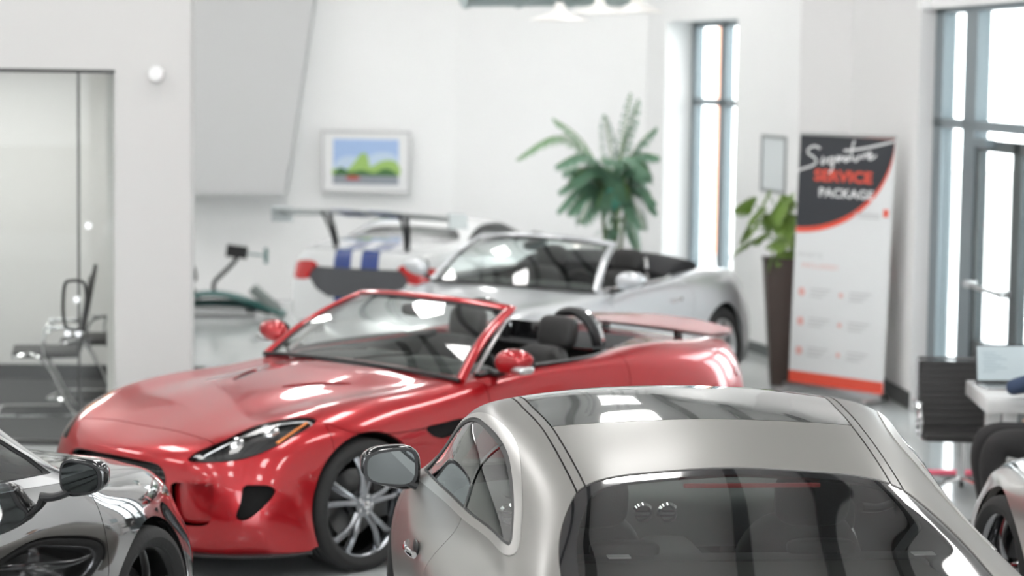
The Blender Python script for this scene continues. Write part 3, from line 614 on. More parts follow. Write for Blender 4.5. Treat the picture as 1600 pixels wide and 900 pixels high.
    cobj('underbody', ccat(box((2.2, 0, .30), (3.7, 1.0, .26)), box((2.25, 0, .27), (1.7, 1.72, .2)), box((.45, 0, .3), (.5, 1.1, .2))), DARK, root)
    cobj('front_splitter', tube([(.56, .925, .155), (.36, .84, .15), (.17, .62, .145), (.08, .3, .145), (.06, 0, .145), (.08, -.3, .145), (.17, -.62, .145), (.36, -.84, .15), (.56, -.925, .155)], .03, 8, 50, r2=.012, up=(0, 0, 1)), BLACK, root)
    for sd in (1, -1): cobj('sill', tube([(1.45, .90*sd, .18), (2.2, .885*sd, .175), (3.0, .905*sd, .185)], .03, 8, 20, r2=.02, up=(0, 0, 1)), BLACK, root)
    wheels4(root, .95, 3.54, .93, .945, R=.345, tw=.26, rr=.262, style='split', rim_mat=mat('gunmetal alloy', (.34, .35, .37), .22, 1))
    windscreen(root, [(1.75, .80, .908), (1.73, .60, .924), (1.71, .40, .932), (1.70, .2, .937), (1.695, 0, .938)], [(2.34, .615, 1.248), (2.30, .46, 1.262), (2.265, .30, 1.272), (2.25, .15, 1.276), (2.245, 0, 1.277)], REDP, WIND, .030)
    for p0, p1 in (((1.76, -.05, .95), (1.90, .50, 1.02)), ((1.80, -.55, .94), (1.86, -.05, 1.0))): cobj('wiper', ccat(tube([p0, (p0[0]+.02, (p0[1]+p1[1])/2, (p0[2]+p1[2])/2+.01), p1], .007, 6, 10)), BLACK, root)
    # cabin
    cobj('dashboard', ccat(blob((2.02, 0, .86), (.22, .74, .10), .5, 14, 30), blob((1.98, .36, .93), (.13, .19, .055), .8, 10, 18), blob((2.2, 0, .62), (.3, .12, .2), .5, 10, 14)), DASH, root)
    steering(root, 2.33, .37, .86)
    for sd in (1, -1):
        seat(root, 2.62, .37*sd, .30, LEATHER, .60)
        hz = 1.155
        P = [(3.19, .53*sd, .93), (3.15, .525*sd, 1.05), (3.13, .47*sd, hz-.02), (3.125, .37*sd, hz+.01), (3.13, .27*sd, hz-.02), (3.15, .215*sd, 1.05), (3.19, .21*sd, .93)]
        h = cobj('roll_hoop', tube(P, .028, 12, 36, r2=.036, up=(1, 0, 0)), BLACK, root)
        cobj('hoop_trim', tube(np.array(P)+[.045, 0, .002], .02, 8, 36), CHROME, h)
        mirror(root, (1.985, .985*sd, 1.015), sd, REDP, cap2=SATIN, e=.9)
        cobj('door_trim', tube([(1.90, .775*sd, .925), (2.3, .80*sd, .945), (2.8, .79*sd, .955), (3.05, .70*sd, .962)], .02, 8, 20, r2=.012, up=(0, 0, 1)), BLACK, root)
        cobj('quarter_frame', tube([(1.90, .76*sd, .93), (2.12, .70*sd, 1.10), (2.37, .60*sd, 1.25)], .012, 8, 14), SATIN, root)
        cobj('door_handle', tube([(2.66, .925*sd, .79), (2.75, .932*sd, .793), (2.84, .925*sd, .795)], .012, 8, 10, r2=.006, up=(0, 1, 0)), REDP, root)
    cobj('rear_view_mirror', ccat(blob((2.20, 0, 1.20), (.02, .12, .035), .6, 10, 16), tube([(2.24, 0, 1.27), (2.21, 0, 1.2)], .012, 6)), BLACK, root)
    cobj('wind_deflector', rbox((3.2, 0, 1.0), (.012, .42, .14), .02), GLOSSB, root)
    cobj('tonneau', patch([[(3.08, .66, .965), (3.06, .3, .955), (3.06, 0, .95), (3.06, -.3, .955), (3.08, -.66, .965)], [(3.34, .60, .985), (3.36, .3, .975), (3.36, 0, .972), (3.36, -.3, .975), (3.34, -.60, .985)], [(3.62, .45, .985), (3.66, .25, .98), (3.68, 0, .975), (3.66, -.25, .98), (3.62, -.45, .985)]], 14, 24), CLOTHTOP, root)
    sp = patch([[(4.10, .64, .985), (4.06, .3, 1.0), (4.05, 0, 1.005), (4.06, -.3, 1.0), (4.10, -.64, .985)], [(4.24, .65, .99), (4.25, .3, 1.012), (4.26, 0, 1.017), (4.25, -.3, 1.012), (4.24, -.65, .99)], [(4.34, .62, 1.0), (4.43, .3, 1.02), (4.45, 0, 1.028), (4.43, -.3, 1.02), (4.34, -.62, 1.0)]], 16, 40)
    if sp[1][:, 2].mean() < 0: sp = (sp[0], -sp[1], sp[2][:, ::-1])
    cobj('spoiler', cat(sp, shift((sp[0], sp[1], sp[2]), -.02), ), REDP, root)
    cobj('spoiler_strut', ccat(box((4.2, .3, .96), (.06, .02, .09)), box((4.2, -.3, .96), (.06, .02, .09))), BLACK, root)
build_red()

# ---------- silver roadster behind it ----------
SILVP = paint('silver metallic paint', (.62, .64, .66), .55, .28, .9, .03)
def build_silver():
    root = place('silver_convertible', 'silver open-top sports car parked behind the red one, dark cabin and folded roof', 'car', (-1.01, 16.962), .996+math.pi)
    def wp(n): n = n.copy(); return n
    M, A = roadster(root, SILVP, SILVP, {'warp': wp}, lo=True)
    M = headlamp(root, M, [(0.20, 0.50, 0.66), (0.255, 0.60, 0.709), (0.445, 0.65, 0.776), (0.60, 0.72, 0.805), (0.64, 0.78, 0.80), (0.47, 0.79, 0.72), (0.30, 0.72, 0.65), (0.22, 0.60, 0.64)])
    gr = [(0, .50), (.25, .50), (.36, .46), (.38, .38), (.33, .30), (0, .29)]; gr = gr+[(-a, b) for a, b in gr[1:-1][::-1]]
    gm, M = split(M, end_poly(M[0], gr, .35, -1)); cobj('grille', shift(gm, -.03), CHR2, root)
    cobj('inner_structure', shift(M, -.03), DARK, root)
    hood = lambda V: np.maximum.reduce([.33-V[:, 0], V[:, 0]-(1.66+.24*(V[:, 1]/.75)**2), np.abs(V[:, 1])-.66, .6-V[:, 2]])
    door = lambda V: side_poly(V, [(1.90, .25), (1.893, .716), (1.865, .93), (1.87, 1.05), (3.0, 1.05), (3.06, .93), (3.08, .80), (3.0, .60), (2.82, .25)], .6, smooth=False)
    boot = lambda V: np.maximum.reduce([3.72-V[:, 0], np.abs(V[:, 1])-.60, .84-V[:, 2], V[:, 0]-4.38])
    M = panels(root, None, M, [('bonnet', hood, None), ('door', door, None), ('boot_lid', boot, None)], SILVP)
    t, M = split(M, poly3(M[0], [(4.36, .40, .80), (4.30, .62, .82), (4.16, .80, .81), (4.10, .84, .77), (4.18, .81, .70), (4.34, .62, .70), (4.40, .40, .74)], .15)); cobjs('tail_light', t, REDLENS, root, lambda c: rim(c, .01))
    cobj('body_shell', rim(M, .02), SILVP, root)
    for s, z, r in A:
        for sd in (1, -1): W_ = well(s, .915, .39); cobj('wheel_well', W_ if sd > 0 else mir(W_), DARK, root)
    cobj('underbody', ccat(box((2.2, 0, .30), (3.7, 1.0, .26)), box((2.25, 0, .27), (1.7, 1.72, .2))), DARK, root)
    wheels4(root, .95, 3.54, .93, .945, R=.345, tw=.25, rr=.25, style='ten', rim_mat=SATIN)
    windscreen(root, [(1.86, .755, .918), (1.80, .58, .93), (1.745, .38, .937), (1.705, .19, .94), (1.695, 0, .94)], [(2.34, .615, 1.252), (2.30, .46, 1.268), (2.265, .30, 1.28), (2.25, .15, 1.287), (2.245, 0, 1.289)], SILVP, WIND, .030)
    cobj('dashboard', blob((2.02, 0, .86), (.22, .74, .10), .5, 12, 24), DASH, root); steering(root, 2.33, .37, .86)
    for sd in (1, -1):
        s_ = seat(root, 2.62, .36*sd, .30, LEATHER, .62)
        cobj('seat_trim', tube([(3.0, (.36+.19)*sd, .85), (3.045, (.36+.15)*sd, 1.02), (3.07, (.36+.12)*sd, 1.10)], .012, 8, 12), SATIN, s_)
        mirror(root, (1.985, .985*sd, 1.015), sd, SILVP, e=.9)
        cobj('belt_trim', tube([(1.90, .79*sd, .93), (2.3, .815*sd, .95), (2.8, .805*sd, .962), (3.05, .72*sd, .97)], .014, 8, 20), SATIN, root)
        cobj('door_handle', tube([(2.72, .922*sd, .80), (2.79, .935*sd, .805), (2.88, .925*sd, .81)], .014, 8, 10, r2=.01, up=(0, 1, 0)), CHROME, root)
    cobj('rear_view_mirror', ccat(blob((2.20, 0, 1.21), (.02, .12, .035), .6, 10, 16), tube([(2.24, 0, 1.28), (2.21, 0, 1.2)], .012, 6)), BLACK, root)
    tp = patch([[(3.00, .72, .97), (3.02, .35, 1.03), (3.02, 0, 1.04), (3.02, -.35, 1.03), (3.00, -.72, .97)], [(3.25, .70, 1.06), (3.27, .35, 1.10), (3.28, 0, 1.11), (3.27, -.35, 1.10), (3.25, -.70, 1.06)], [(3.55, .66, 1.045), (3.6, .35, 1.08), (3.6, 0, 1.085), (3.6, -.35, 1.08), (3.55, -.66, 1.045)], [(3.80, .55, .975), (3.86, .3, .985), (3.88, 0, .985), (3.86, -.3, .985), (3.80, -.55, .975)]], 20, 36)
    if tp[1][:, 2].mean() < 0: tp = (tp[0], -tp[1], tp[2][:, ::-1])
    cobj('folded_roof', cat(rim(tp, .12), ), CLOTHTOP, root)
build_silver()

# ---------- closed cars ----------
WP = [(3.575, 1.075), (3.451, 1.12), (3.275, 1.173), (3.08, 1.23), (2.902, 1.276), (2.785, 1.30), (2.62, 1.324), (2.43, 1.338), (2.28, 1.337), (2.14, 1.305), (1.95, 1.22), (1.75, 1.11), (1.60, 1.03), (1.52, .99), (1.77, .995), (2.03, 1.012), (2.43, 1.030), (2.85, 1.042), (3.29, 1.060)]
RG = [(3.17, 0), (3.185, .2), (3.215, .38), (3.29, .52), (3.40, .58), (3.6, .64), (3.85, .67), (4.0, .67), (4.1, .62), (4.14, .4), (4.16, 0)]; RG = RG+[(a, -b) for a, b in RG[1:-1][::-1]]
WS = [(1.30, 0), (1.31, .3), (1.42, .62), (1.50, .74), (1.60, .735), (1.95, .60), (1.96, .3), (1.945, 0)]; WS = WS+[(a, -b) for a, b in WS[1:-1][::-1]]
def closed_car(root, pm, k):
    nu, nv = k.get('res', (260, 201)); net = COUPE.copy()
    if 'warp' in k: net = k['warp'](net)
    wx = k.get('wx', lambda P: P)       # warp of 2D polygons in s
    M = skin(net, nu, nv); A = k.get('arches', [(.98, .345, .395), (3.86, .345, .395)])
    _, M = split(M, arches(M[0], A))
    zc = k.get('z', 1.0); chrome = k.get('chrome', CHROME)
    sideP = spl(wx(np.array(WP)), 120, True); g = lambda V: side_poly(V, sideP, .45, smooth=False)
    win, M = split(M, g(M[0])); inner, strip = split(win, g(win[0])+.017+.02*np.clip((1.10-win[0][:, 2])/.07, 0, 1))
    for sd in (1, -1):
        S_, _ = split(strip, -strip[0][:, 1]*sd); fr = cobj('window_surround', rim(shift(S_, .004), .014), chrome, root)
        G_, _ = split(inner, -inner[0][:, 1]*sd); s0 = k.get('bpillar', 2.71)
        a, b = split(G_, G_[0][:, 0]-s0+.012); _, b = split(b, G_b(b)-s0-.012) if False else split(b, b[0][:, 0]-s0-.012)
        cobj('side_window', shift(a, -.006), k.get('side_glass', TINT), root); cobj('quarter_window', shift(b, -.006), k.get('side_glass', TINT), root)
        pl, _ = split(shift(G_, -.002), np.abs(G_[0][:, 0]-s0)-.013); cobj('pillar_trim', pl, GLOSSB, root)
        se, _ = split(G_, -g(G_[0])-.026-.02*np.clip((1.10-G_[0][:, 2])/.07, 0, 1)); cobj('window_seal', rim(shift(se, -.003), .01), BLACK, root)
    rg = k.get('rg', RG); rgp = spl(wx(np.array(rg)), 120, True); fr_ = lambda V: top_poly(V, rgp, .9*zc, smooth=False)
    r, M = split(M, fr_(M[0])); ri, ro = split(r, fr_(r[0])+k.get('frit', .055))
    cobj('rear_window', shift(ri, -.004), k.get('rear_glass', TINT), root); cobj('rear_window_border', rim(shift(ro, -.004), .01), GLOSSB, root)
    wsp = spl(wx(np.array(WS)), 120, True); fw = lambda V: top_poly(V, wsp, .9*zc, smooth=False)
    w, M = split(M, fw(M[0])); cobj('windscreen', shift(w, -.004), WIND, root)
    cobj('inner_structure', shift(M, -.03), k.get('lining', DARK), root)
    return M, A
COUP = paint('satin warm grey paint', (.19, .183, .172), .35, .38, .30, .2)
COUP2 = COUP
def build_coupe():
    root = place('grey_coupe', 'satin warm grey coupe seen from behind with large tinted rear window, nearest car', 'car', (COUPE_O[0], COUPE_O[1]), COUPE_H)
    M, A = closed_car(root, COUP, {'chrome': mat('satin chrome trim', (.40, .39, .375), .3, .6), 'rear_glass': glass('rear window glass', (.55, .575, .56), 2.2)})
    wa = lambda s: np.interp(s, [1.9, 2.3, 2.69, 3.32], [.62, .600, .572, .545]); wb = lambda s: wa(s)-.034
    rail = lambda V: np.maximum.reduce([wb(V[:, 0])-np.abs(V[:, 1]), np.abs(V[:, 1])-wa(V[:, 0]), 1.95-V[:, 0], V[:, 0]-3.33, 1.15-V[:, 2]])
    pano = lambda V: np.maximum.reduce([np.abs(V[:, 1])-wb(V[:, 0])-.002, 1.975-V[:, 0], V[:, 0]-2.668, 1.2-V[:, 2]])
    roof = lambda V: np.maximum.reduce([np.abs(V[:, 1])-wb(V[:, 0])-.002, 2.66-V[:, 0], V[:, 0]-3.4, 1.15-V[:, 2]])
    door = lambda V: side_poly(V, [(1.42, .27), (1.40, .6), (1.44, .86), (1.50, 1.04), (2.74, 1.04), (2.80, .9), (2.80, .7), (2.72, .45), (2.62, .27)], .7, smooth=False)
    boot = lambda V: np.maximum.reduce([4.2-V[:, 0], np.abs(V[:, 1])-.66, .5-V[:, 2]])
    hood = lambda V: np.maximum.reduce([.14-V[:, 0], np.abs(V[:, 1])-.72, .72-V[:, 2], V[:, 0]-1.28])
    PANO = mat('panoramic roof glass', (.10, .105, .10), .05, 0, 1.0, .01, spec=.8)
    M = panels(root, None, M, [('roof_rail', rail, COUP), ('panoramic_roof', pano, PANO), ('roof_panel', roof, COUP), ('door', door, COUP), ('boot_lid', boot, COUP), ('bonnet', hood, COUP)], COUP, g=.003)
    t, M = split(M, end_poly(ABSV(M[0]), [(.45, .80), (.7, .82), (.84, .80), (.85, .72), (.7, .70), (.45, .72)], 4.3, 1)); cobjs('tail_light', t, REDLENS, root, lambda c: rim(c, .01))
    h, M = split(M, end_poly(ABSV(M[0]), [(.45, .66), (.62, .72), (.80, .76), (.80, .68), (.62, .60), (.47, .58)], .6, -1)); cobjs('headlight', h, LENS, root, lambda c: rim(c, .01))
    gr = [(0, .66), (.33, .66), (.38, .55), (.32, .42), (0, .41)]; gr = gr+[(-a, b) for a, b in gr[1:-1][::-1]]
    gm, M = split(M, end_poly(M[0], gr, .35, -1)); cobj('grille', shift(gm, -.03), CHR2, root)
    cobj('body_shell', rim(M, .02), COUP, root)
    for s, z, r in A:
        for sd in (1, -1): W_ = well(s, .94, .40); cobj('wheel_well', W_ if sd > 0 else mir(W_), DARK, root)
    cobj('underbody', ccat(box((2.4, 0, .32), (4.2, 1.0, .24)), box((2.4, 0, .3), (2.0, 1.8, .2))), DARK, root)
    wheels4(root, .98, 3.86, .96, .975, R=.35, tw=.25, rr=.255, style='five', rim_mat=CHR2)
    for sd in (1, -1):
        mirror(root, (1.72, 1.035, 1.05) if sd > 0 else (1.95, -.985, 1.0), sd, GLOSSB, scale=1.0 if sd > 0 else .6)
        hd = cobj('door_handle', tube([(2.30, 1.012*sd, .865), (2.38, 1.026*sd, .872), (2.50, 1.028*sd, .875), (2.57, 1.010*sd, .872)], .013, 10, 16, r2=.010, up=(0, 1, 0)), CHROME, root)
        cobj('handle_recess', blob((2.43, .992*sd, .87), (.085, .008, .03), .9, 10, 16), BLACK, hd)
    cobj('third_brake_light', rbox((3.255, -.05, 1.235), (.02, .46, .014), .004), mat('unlit red lens', (.45, .06, .06), .3), root)
    # cabin seen through the rear window
    GREYT = mat('grey cabin trim', (.15, .16, .16), .6)
    dsh = cobj('dashboard', ccat(blob((1.72, 0, .865), (.26, .80, .115), .5, 16, 34), blob((1.86, .40, .95), (.10, .22, .05), .8, 10, 16), blob((2.05, 0, .62), (.35, .13, .2), .5, 10, 14)), GREYT, root)
    for w in (.60, .085, -.012, -.60): cobj('air_vent', ccat(lathe([(.024, 0), (.034, .014), (.043, 0), (.037, -.02)], 26, 0, (1.985, w, .905)), box((1.99, w, .915), (.01, .05, .007)), box((1.99, w, .897), (.01, .05, .007))), CHROME, dsh)
    cobj('dash_screen', rbox((1.96, .02, .80), (.02, .16, .05), .01), SATIN, dsh)
    steering(root, 2.14, .40, .85)
    for sd in (1, -1):
        seat(root, 2.30, .40*sd, .30, LEATHER, .64)
        cobj('rear_headrest', blob((3.06, .34*sd, .985), (.04, .12, .03), .55, 12, 18), LEATHER, root)
        cobj('seat_label', box((3.19, .38 if sd > 0 else -.66, .987), (.05, .075, .004)), mat('white tag', (.85, .85, .85), .5), root)
        cobj('seat_belt', tube([(3.0, .70*sd, 1.05), (2.8, .62*sd, .80), (2.7, .55*sd, .5)], .004, 6, 10, r2=.022, up=(0, 0, 1)), GREYT, root)
    cobj('rear_seat', ccat(rbox((3.10, 0, .70), (.16, 1.40, .54), .05, 3), rbox((2.88, 0, .45), (.4, 1.25, .18), .06, 3)), LEATHER, root)
    cobj('parcel_shelf', rbox((3.62, 0, .93), (.98, 1.34, .06), .02), mat('charcoal shelf fabric', (.075, .073, .068), .9), root)
    cobj('rear_view_mirror', ccat(blob((1.98, -.0, 1.235), (.02, .13, .036), .6, 10, 16), tube([(1.93, 0, 1.33), (1.97, 0, 1.24)], .012, 6)), GLOSSB, root)
    cobj('cabin_floor', box((2.5, 0, .32), (2.4, 1.6, .04)), DARK, root)
build_coupe()
# ---------- racing coupe with the big wing, seen from behind ----------
def warp_s(net_or_P, tab, col=0):
    a = np.array(net_or_P, float); xs, ys = zip(*tab); a[..., col] = np.interp(a[..., col], xs, ys); return a
WHP = paint('gloss white paint', (.80, .81, .81), 0, .3, 1.0, .02)
def build_racer():
    root = place('white_race_coupe', 'white race coupe seen from behind, blue centre stripes and tall rear wing', 'car', RACER_O, RACER_H); root.scale = (.86, .86, .92)
    tab = [(-.1, -.1), (0, 0), (.98, .78), (1.2, 1.40), (1.92, 2.25), (2.64, 2.75), (3.15, 3.05), (3.86, 3.42), (4.17, 3.95), (4.6, 4.30), (4.97, 4.45), (5.1, 4.55)]
    def wp(n):
        n = warp_s(n, tab); z = n[..., 2]; n[..., 2] = np.where(z > .98, .98+(z-.98)*.58, z)
        n[14:17, :, 2] += np.where(n[14:17, :, 2] > .9, .03, 0); n[..., 1] *= .985; return n
    M, A = closed_car(root, WHP, {'warp': wp, 'wx': lambda P: warp_s(P if P[:, 1].max() < 1 else np.stack([P[:, 0], np.where(P[:, 1] > .98, .98+(P[:, 1]-.98)*.58, P[:, 1])], 1), tab), 'arches': [(.78, .345, .37), (3.42, .345, .38)], 'res': (170, 131), 'bpillar': 3.03, 'z': .97, 'chrome': BLACK, 'rear_glass': glass('pale rear glass', (.55, .6, .58), 2.2), 'frit': .03})
    blue = mat('blue racing stripe', (.025, .06, .26), .25, coat=1)
    tail = lambda V: end_poly(V, [(-.52, .80), (.52, .80), (.62, .70), (.52, .57), (.36, .50), (-.36, .50), (-.52, .57), (-.62, .70)], 3.9, 1, smooth=False)
    tp, M = split(M, tail(M[0])); cobj('tail_panel', rim(shift(tp, -.015), .01), mat('dark grey mesh panel', (.09, .092, .10), .5), root)
    tl = [(.50, .83), (.80, .83), (.90, .77), (.84, .68), (.62, .67), (.52, .73)]
    t, M = split(M, end_poly(ABSV(M[0]), tl, 3.9, 1, smooth=True)); cobjs('tail_light', t, REDLENS, root, lambda c: rim(shift(c, .004), .01))
    st = lambda V: np.maximum.reduce([.03-np.abs(V[:, 1]+0)+.03, np.abs(V[:, 1])-.27, 3.6-V[:, 0]])
    s_, M = split(M, st(M[0])); cobjs('racing_stripe', s_, blue, root)
    h, M = split(M, end_poly(ABSV(M[0]), [(.45, .66), (.62, .70), (.78, .74), (.78, .66), (.62, .60), (.47, .58)], .6, -1)); cobjs('headlight', h, LENS, root)
    cobj('body_shell', rim(M, .02), WHP, root)
    for s, z, r in A:
        for sd in (1, -1): W_ = well(s, .93, .38); cobj('wheel_well', W_ if sd > 0 else mir(W_), DARK, root)
    cobj('underbody', ccat(box((2.2, 0, .32), (3.8, 1.0, .24)), box((2.1, 0, .3), (1.8, 1.8, .2))), DARK, root)
    wheels4(root, .78, 3.42, .94, .96, R=.345, tw=.27, rr=.25, style='five', rim_mat=CHR2)
    cobj('badge', ccat(lathe([(0, .0), (.045, .0), (.05, .006), (.045, .012), (0, .012)], 20, 0, (4.43, 0, .88))), SATIN, root)
    # bumper, diffuser and pale blue lower panel
    cobj('diffuser', ccat(box((4.35, 0, .24), (.25, 1.3, .03)), *[box((4.36, y, .2), (.22, .015, .14)) for y in (-.5, -.25, 0, .25, .5)]), BLACK, root)
    # wing: blade with cambered section, end plates, two forked stands
    xs = np.linspace(0, 1, 12); up = .03*np.sin(np.pi*xs**.8)+.075*xs; lo = up-.034*np.sin(np.pi*xs**.6)-.004
    prof = np.vstack([np.stack([xs, up], 1), np.stack([xs, lo], 1)[::-1]])
    ys = np.linspace(-1.17, .97, 25); ring = np.array([[(4.20+x*.36+.03*(y/1.05)**2, y, 1.31+z-.02*(y/1.05)**2) for x, z in np.vstack([prof, prof[:1]])] for y in ys])
    wingM = mat('carbon grey wing', (.46, .50, .50), .3, coat=.6)
    wg = cobj('rear_wing', grid_mesh(ring)[0:1]+(None,)+grid_mesh(ring)[2:], wingM, root)
    
    for i0, i1 in ((8, 12), (13, 17)):
        mid = ring[i0:i1]; cc = mid.mean(1, keepdims=True); mid = cc+(mid-cc)*[1.01, 1, 1.12]; cobj('wing_stripe', (mid.reshape(-1, 3), None, grid_mesh(mid)[2]), blue, wg)
    for sd in (1, -1):
        cobj('end_plate', bev(prism([(4.15, 1.22), (4.60, 1.24), (4.62, 1.40), (4.2, 1.37)], (1.06*sd-.1), (1.075*sd-.1), 1), .004, 1), wingM, wg)
        cobj('wing_stand', ccat(tube([(4.30, .47*sd-.04, 1.32), (4.22, .45*sd-.04, 1.15), (4.12, .43*sd, .96)], .010, 6, 8, r2=.03, up=(0, 1, 0)), tube([(4.46, .47*sd-.04, 1.35), (4.30, .45*sd-.04, 1.15), (4.16, .43*sd, .96)], .010, 6, 8, r2=.02, up=(0, 1, 0))), BLACK, wg)
    for sd in (1, -1): mirror(root, (1.95, 1.0*sd, 1.0), sd, WHP)
    cobj('dashboard', blob((1.95, 0, .86), (.22, .7, .09), .5, 10, 20), DASH, root)
    for sd in (1, -1): seat(root, 2.35, .38*sd, .28, mat('grey race seat', (.25, .25, .25), .6), .6)
build_racer()

# ---------- dark mirror-finished car, lower left ----------
DKP = paint('smoked mirror paint', (.30, .30, .30), .97, .05, 1.0, .01)
def build_dark():
    root = place('black_coupe', 'dark mirror-finished car cut off by the lower left corner', 'car', DARK_O, DARK_H)
    M, A = closed_car(root, DKP, {'res': (220, 171), 'side_glass': glass('light car glass', (.70, .74, .73), 1.6)})
    door = lambda V: side_poly(V, [(1.42, .27), (1.40, .6), (1.44, .86), (1.50, 1.04), (2.74, 1.04), (2.80, .9), (2.80, .7), (2.72, .45), (2.62, .27)], .7, smooth=False)
    hood = lambda V: np.maximum.reduce([.14-V[:, 0], np.abs(V[:, 1])-.74, .72-V[:, 2], V[:, 0]-1.28])
    bump = lambda V: np.maximum(V[:, 0]-.56-.1*(V[:, 2]-.5), V[:, 2]-.78)
    h, M = split(M, end_poly(ABSV(M[0]), [(.50, .68), (.66, .74), (.80, .80), (.83, .70), (.66, .62), (.50, .60)], .75, -1)); cobjs('headlight', h, LENS, root, lambda c: rim(c, .01)); cobj('headlight_bucket', shift(h, -.04), BLACK, root)
    gr = [(0, .66), (.33, .66), (.38, .55), (.32, .42), (0, .41)]; gr = gr+[(-a, b) for a, b in gr[1:-1][::-1]]
    gm, M = split(M, end_poly(M[0], gr, .35, -1)); cobj('grille', shift(gm, -.03), BLACK, root)
    M = panels(root, None, M, [('door', door, None), ('bonnet', hood, None), ('front_bumper', bump, None)], DKP)
    t, M = split(M, end_poly(ABSV(M[0]), [(.45, .80), (.7, .82), (.84, .80), (.85, .72), (.7, .70), (.45, .72)], 4.3, 1)); cobjs('tail_light', t, REDLENS, root)
    cobj('body_shell', rim(M, .03), DKP, root)
    for s, z, r in A:
        for sd in (1, -1): W_ = well(s, .94, .40); cobj('wheel_well', W_ if sd > 0 else mir(W_), DARK, root)
    cobj('underbody', ccat(box((2.4, 0, .32), (4.2, 1.0, .24)), box((2.4, 0, .3), (2.0, 1.8, .2))), DARK, root)
    wheels4(root, .98, 3.86, .965, .97, R=.35, tw=.25, rr=.26, style='five', rim_mat=mat('black alloy', (.03, .03, .03), .3, .8))
    for sd in (1, -1):
        mirror(root, (1.79, 1.10*sd, 1.045), sd, GLOSSB, scale=.86)
        cobj('door_handle', tube([(2.30, 1.012*sd, .865), (2.38, 1.026*sd, .872), (2.50, 1.028*sd, .875), (2.57, 1.010*sd, .872)], .013, 10, 16, r2=.010, up=(0, 1, 0)), CHROME, root)
        seat(root, 2.30, .40*sd, .30, mat('tan grey seat', (.16, .15, .14), .6), .64)
    cobj('dashboard', blob((1.72, 0, .865), (.26, .80, .115), .5, 12, 24), DASH, root); steering(root, 2.14, .40, .85)
    cobj('cabin_floor', box((2.5, 0, .32), (2.4, 1.6, .04)), DARK, root)
build_dark()

# ---------- grey car at the right edge, and the white car outside ----------
def simple_coupe(name, label, pm, o, hd, res=(150, 111), style='five', warp=None):
    root = place(name, label, 'car', o, hd)
    M, A = closed_car(root, pm, dict({'res': res}, **({'warp': warp} if warp else {})))
    door = lambda V: side_poly(V, [(1.42, .27), (1.40, .6), (1.44, .86), (1.50, 1.04), (2.74, 1.04), (2.80, .9), (2.80, .7), (2.72, .45), (2.62, .27)], .7, smooth=False)
    h, M = split(M, end_poly(ABSV(M[0]), [(.50, .68), (.66, .74), (.80, .80), (.83, .70), (.66, .62), (.50, .60)], .75, -1)); cobjs('headlight', h, LENS, root)
    gr = [(0, .66), (.33, .66), (.38, .55), (.32, .42), (0, .41)]; gr = gr+[(-a, b) for a, b in gr[1:-1][::-1]]
    gm, M = split(M, end_poly(M[0], gr, .35, -1)); cobj('grille', shift(gm, -.03), BLACK, root)
    boot = lambda V: np.maximum.reduce([4.2-V[:, 0], np.abs(V[:, 1])-.66, .5-V[:, 2]]); hood = lambda V: np.maximum.reduce([.14-V[:, 0], np.abs(V[:, 1])-.72, .66-V[:, 2], V[:, 0]-1.28])
    M = panels(root, None, M, [('door', door, None), ('boot_lid', boot, None), ('bonnet', hood, None)], pm)
    t, M = split(M, end_poly(ABSV(M[0]), [(.69, .81), (.78, .82), (.85, .80), (.86, .72), (.78, .69), (.69, .71)], 4.3, 1)); cobjs('tail_light', t, REDLENS, root, lambda c: rim(c, .01))
    cobj('body_shell', rim(M, .03), pm, root)
    for s, z, r in A:
        for sd in (1, -1): W_ = well(s, .94, .40); cobj('wheel_well', W_ if sd > 0 else mir(W_), DARK, root)
    cobj('underbody', ccat(box((2.4, 0, .32), (4.2, 1.0, .24)), box((2.4, 0, .3), (2.0, 1.8, .2))), DARK, root)
    wheels4(root, .98, 3.86, .965, .97, R=.35, tw=.25, rr=.26, style=style, rim_mat=CHR2)
    for sd in (1, -1): mirror(root, (1.98, 1.08*sd, 1.03), sd, pm, scale=.85)
    cobj('dashboard', blob((1.72, 0, .865), (.26, .80, .115), .5, 10, 20), DASH, root)
    for sd in (1, -1): seat(root, 2.30, .40*sd, .30, LEATHER, .64)
    return root
def low_nose(n):
    z = n[..., 2]; f = np.interp(n[..., 0], [0, 1.15, 1.75], [.45, .45, 1.0]); n[..., 2] = np.where(z > .72, .72+(z-.72)*f, z); return n
simple_coupe('silver_grey_car', 'pale warm grey car at the lower right edge, only wing and wheel showing', paint('pale warm grey paint', (.42, .40, .38), .5, .3, .8, .05), GREY_O, GREY_H, (170, 131), warp=low_nose)
simple_coupe('parked_car', 'white car parked outside beyond the entrance door glass', WHP, (6.9, 25.2), math.radians(97), (110, 81))
# ---------- framed picture ----------
def flat(name, P, m, parent, y=0.0):
    P = np.asarray(P, float); V = np.stack([P[:, 0], np.full(len(P), y), P[:, 1]], 1)
    return obj(name, (V, None, np.array(ears(P))), m, parent)
pic = thing('framed_picture', 'white framed picture of green sculpted hills under blue sky, hung on the back wall', 'picture', (-1.61, 26.36, 1.55), math.atan2(-.85, 8.35))
WFR = mat('white picture frame', (.82, .82, .82), .4)
obj('frame', cat(*[rbox(c, s, .006) for c, s in (((0, 0, .325), (.98, .035, .03)), ((0, 0, -.325), (.98, .035, .03)), ((.475, 0, 0), (.03, .035, .68)), ((-.475, 0, 0), (.03, .035, .68)))]), mat('pale grey frame', (.60, .60, .60), .4), pic)
obj('mat_board', box((0, -.002, 0), (.93, .01, .64)), WFR, pic)
pr = obj('print', box((0, -.010, 0), (.72, .006, .49)), mat('picture sky blue', (.38, .52, .78), .6), pic)
